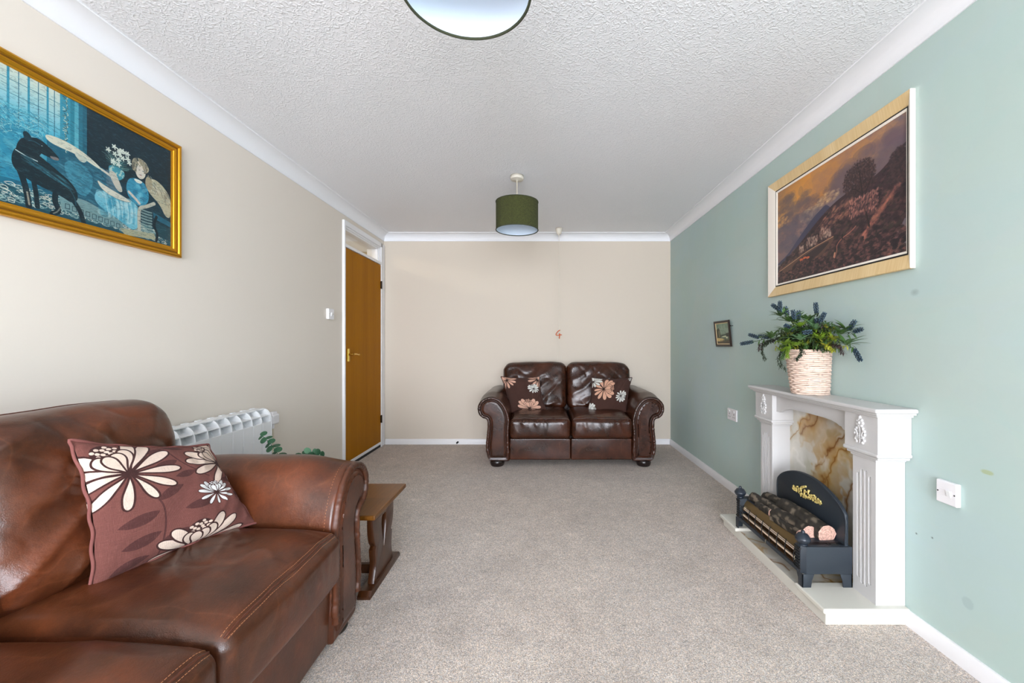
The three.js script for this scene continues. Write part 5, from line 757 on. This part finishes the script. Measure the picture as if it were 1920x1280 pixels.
  // tall tree
  stroke(c, [[1010, 590], [985, 500], [960, 380], [930, 270]], 'rgb(44,28,30)', 15); stroke(c, [[1000, 560], [972, 470], [935, 390], [900, 360]], 'rgb(52,34,34)', 9); stroke(c, [[965, 400], [1000, 330], [1030, 280]], 'rgb(44,28,30)', 8);
  for (let i = 0; i < 1700; i++) { const a = r() * 6.283, d = Math.sqrt(r()), x = 925 + Math.cos(a) * d * 135, y = 245 + Math.sin(a) * d * 110; c.fillStyle = ['rgba(40,28,32,0.6)', 'rgba(60,42,42,0.55)', 'rgba(90,60,52,0.35)'][i % 3]; c.beginPath(); c.ellipse(x + (r() - 0.5) * 30, y + (r() - 0.5) * 30, 7, 5, r() * 3, 0, 7); c.fill(); }
  stroke(c, [[1012, 592], [988, 500], [962, 380], [928, 200]], 'rgb(34,22,26)', 9); stroke(c, [[962, 400], [1000, 330], [1036, 270]], 'rgb(34,22,26)', 5); stroke(c, [[950, 360], [900, 310], [870, 300]], 'rgb(34,22,26)', 5);
  for (let i = 0; i < 520; i++) { const x = 840 + r() * 240, y = 370 + r() * 130; c.fillStyle = ['rgba(206,140,120,0.4)', 'rgba(150,96,88,0.4)', 'rgba(60,42,46,0.5)'][i % 3]; c.beginPath(); c.ellipse(x, y, 5, 9, 0.3, 0, 7); c.fill(); }
  for (let i = 0; i < 500; i++) { const x = 1160 + r() * 130, y = 180 + r() * 220; c.fillStyle = ['rgba(48,36,40,0.6)', 'rgba(72,52,52,0.5)'][i % 2]; c.beginPath(); c.ellipse(x, y + Math.max(0, 1220 - x) * 0.6, 9, 6, r(), 0, 7); c.fill(); }
});
{
  const w = 1.022, h = 0.713, t = thing('framed_landscape', 'pale wood framed sunset landscape print hanging above the fireplace', 'picture', [R - 0.001, 1.434, -2.150], -Math.PI / 2);
  const prof = [[0, 0], [0, 0.019], [0.04, 0.021], [0.10, 0.021], [0.95, 0.011], [1, 0.008], [1, 0]];
  frameRails(t, w, h, [0.058, 0.020, 0.058, 0.070], prof, [mat.paleFrame, mat.whiteFrame, mat.paleFrame, mat.whiteFrame]);  // near rail whitened in its colour for the window light it faces
  const iw = w - 0.090, ih = h - 0.116, cx = 0.025; const ins = group('inner_slip', t, [cx, 0.058, 0]);
  frameRails(ins, iw, ih, [0.006, 0.006, 0.006, 0.006], [[0, 0], [0, 0.0105], [1, 0.010], [1, 0]], mat.black, 'dark_slip');
  const in2 = group('inner_slip', t, [cx, 0.064, 0]); frameRails(in2, iw - 0.012, ih - 0.012, [0.010, 0.006, 0.010, 0.010], [[0, 0], [0, 0.0112], [1, 0.008], [1, 0]], mat.whiteFrame, 'white_slip');
  const pr = print(t, iw - 0.026, ih - 0.030, 0.073, 0.006, highland); pr.position.x = cx + 0.001;
  mesh('backing_board', box(-w / 2 + 0.02, 0.02, 0, w / 2 - 0.01, h - 0.02, 0.004, 0), mat.black, t);
}
const lakelet = canvasTex(384, 300, (c, w, h) => {
  const r = rand(8); let g = c.createLinearGradient(0, 0, 0, h); g.addColorStop(0, 'rgb(112,138,112)'); g.addColorStop(0.4, 'rgb(136,158,138)'); g.addColorStop(0.6, 'rgb(112,132,108)'); g.addColorStop(1, 'rgb(70,66,46)'); c.fillStyle = g; c.fillRect(0, 0, w, h); blobs(c, r, 40, 0, 20, w, 150, 10, 50, ['rgba(160,176,156,0.25)', 'rgba(84,112,92,0.22)']);
  curve(c, [[100, 175], [230, 160], [384, 165], [384, 200], [120, 200]], 'rgb(52,70,54)'); poly(c, [[0, 90], [40, 80], [70, 60], [110, 95], [130, 210], [0, 230]], 'rgb(58,62,36)'); c.fillStyle = 'rgb(120,118,84)'; c.fillRect(66, 110, 30, 90); curve(c, [[0, 210], [120, 220], [230, 230], [210, 260], [60, 268], [0, 262]], 'rgb(214,190,122)'); curve(c, [[120, 200], [260, 178], [340, 184], [250, 206]], 'rgb(190,200,164)'); poly(c, [[270, 200], [340, 198], [312, 232]], 'rgb(214,212,180)'); poly(c, [[280, 150], [384, 140], [384, 200], [290, 190]], 'rgb(44,50,38)'); blobs(c, r, 60, 0, 250, w, h, 6, 22, ['rgba(70,62,44,0.7)', 'rgba(96,70,50,0.6)']);
});
{
  const w = 0.268, h = 0.207, t = thing('small_picture', 'small dark-framed landscape picture tilted forward on the sage wall beyond the lavender', 'picture', [R - 0.002, 1.117, -3.325], -Math.PI / 2);
  const tip = group('hung_picture', t); tip.rotation.x = 0.10;
  const fm = std({ color: css(42, 26, 18), roughness: 0.4 }); frameRails(tip, w, h, [0.017, 0.017, 0.017, 0.017], [[0, 0], [0, 0.012], [0.2, 0.014], [0.8, 0.012], [1, 0.007], [1, 0]], fm);
  const gi = group('gilt_slip', tip, [0, 0.017, 0]); frameRails(tip, w - 0.034, h - 0.034, [0.006, 0.005, 0.006, 0.008], [[0, 0], [0, 0.008], [1, 0.006], [1, 0]], std({ color: css(220, 196, 150), roughness: 0.5 }), 'gilt_slip'); tip.remove(gi); for (const q of tip.children) if (q.name === 'gilt_slip') q.position.y = 0.017;
  print(tip, w - 0.044, h - 0.044, 0.022, 0.005, lakelet); mesh('backing_board', box(-w / 2 + 0.005, 0.005, 0, w / 2 - 0.005, h - 0.005, 0.003, 0), mat.black, tip);
  const n = thing('nail', 'dark nail in the sage wall beside the small dark-framed picture', 'nail', [R, 1.277, -3.185]); mesh('shank', (() => { const g = cyl(0.0022, 0.0016, 0.022, 8); g.rotateZ(-Math.PI / 2); g.translate(-0.009, 0, 0); return g; })(), mat.black, n); mesh('head', (() => { const g = cyl(0.0055, 0.0055, 0.003, 12); g.rotateZ(Math.PI / 2); g.translate(-0.021, 0, 0); return g; })(), mat.black, n);
}
scene.traverse((o) => { if (o.isMesh) { o.castShadow = true; o.receiveShadow = true; } });
renderer.render(scene, camera);
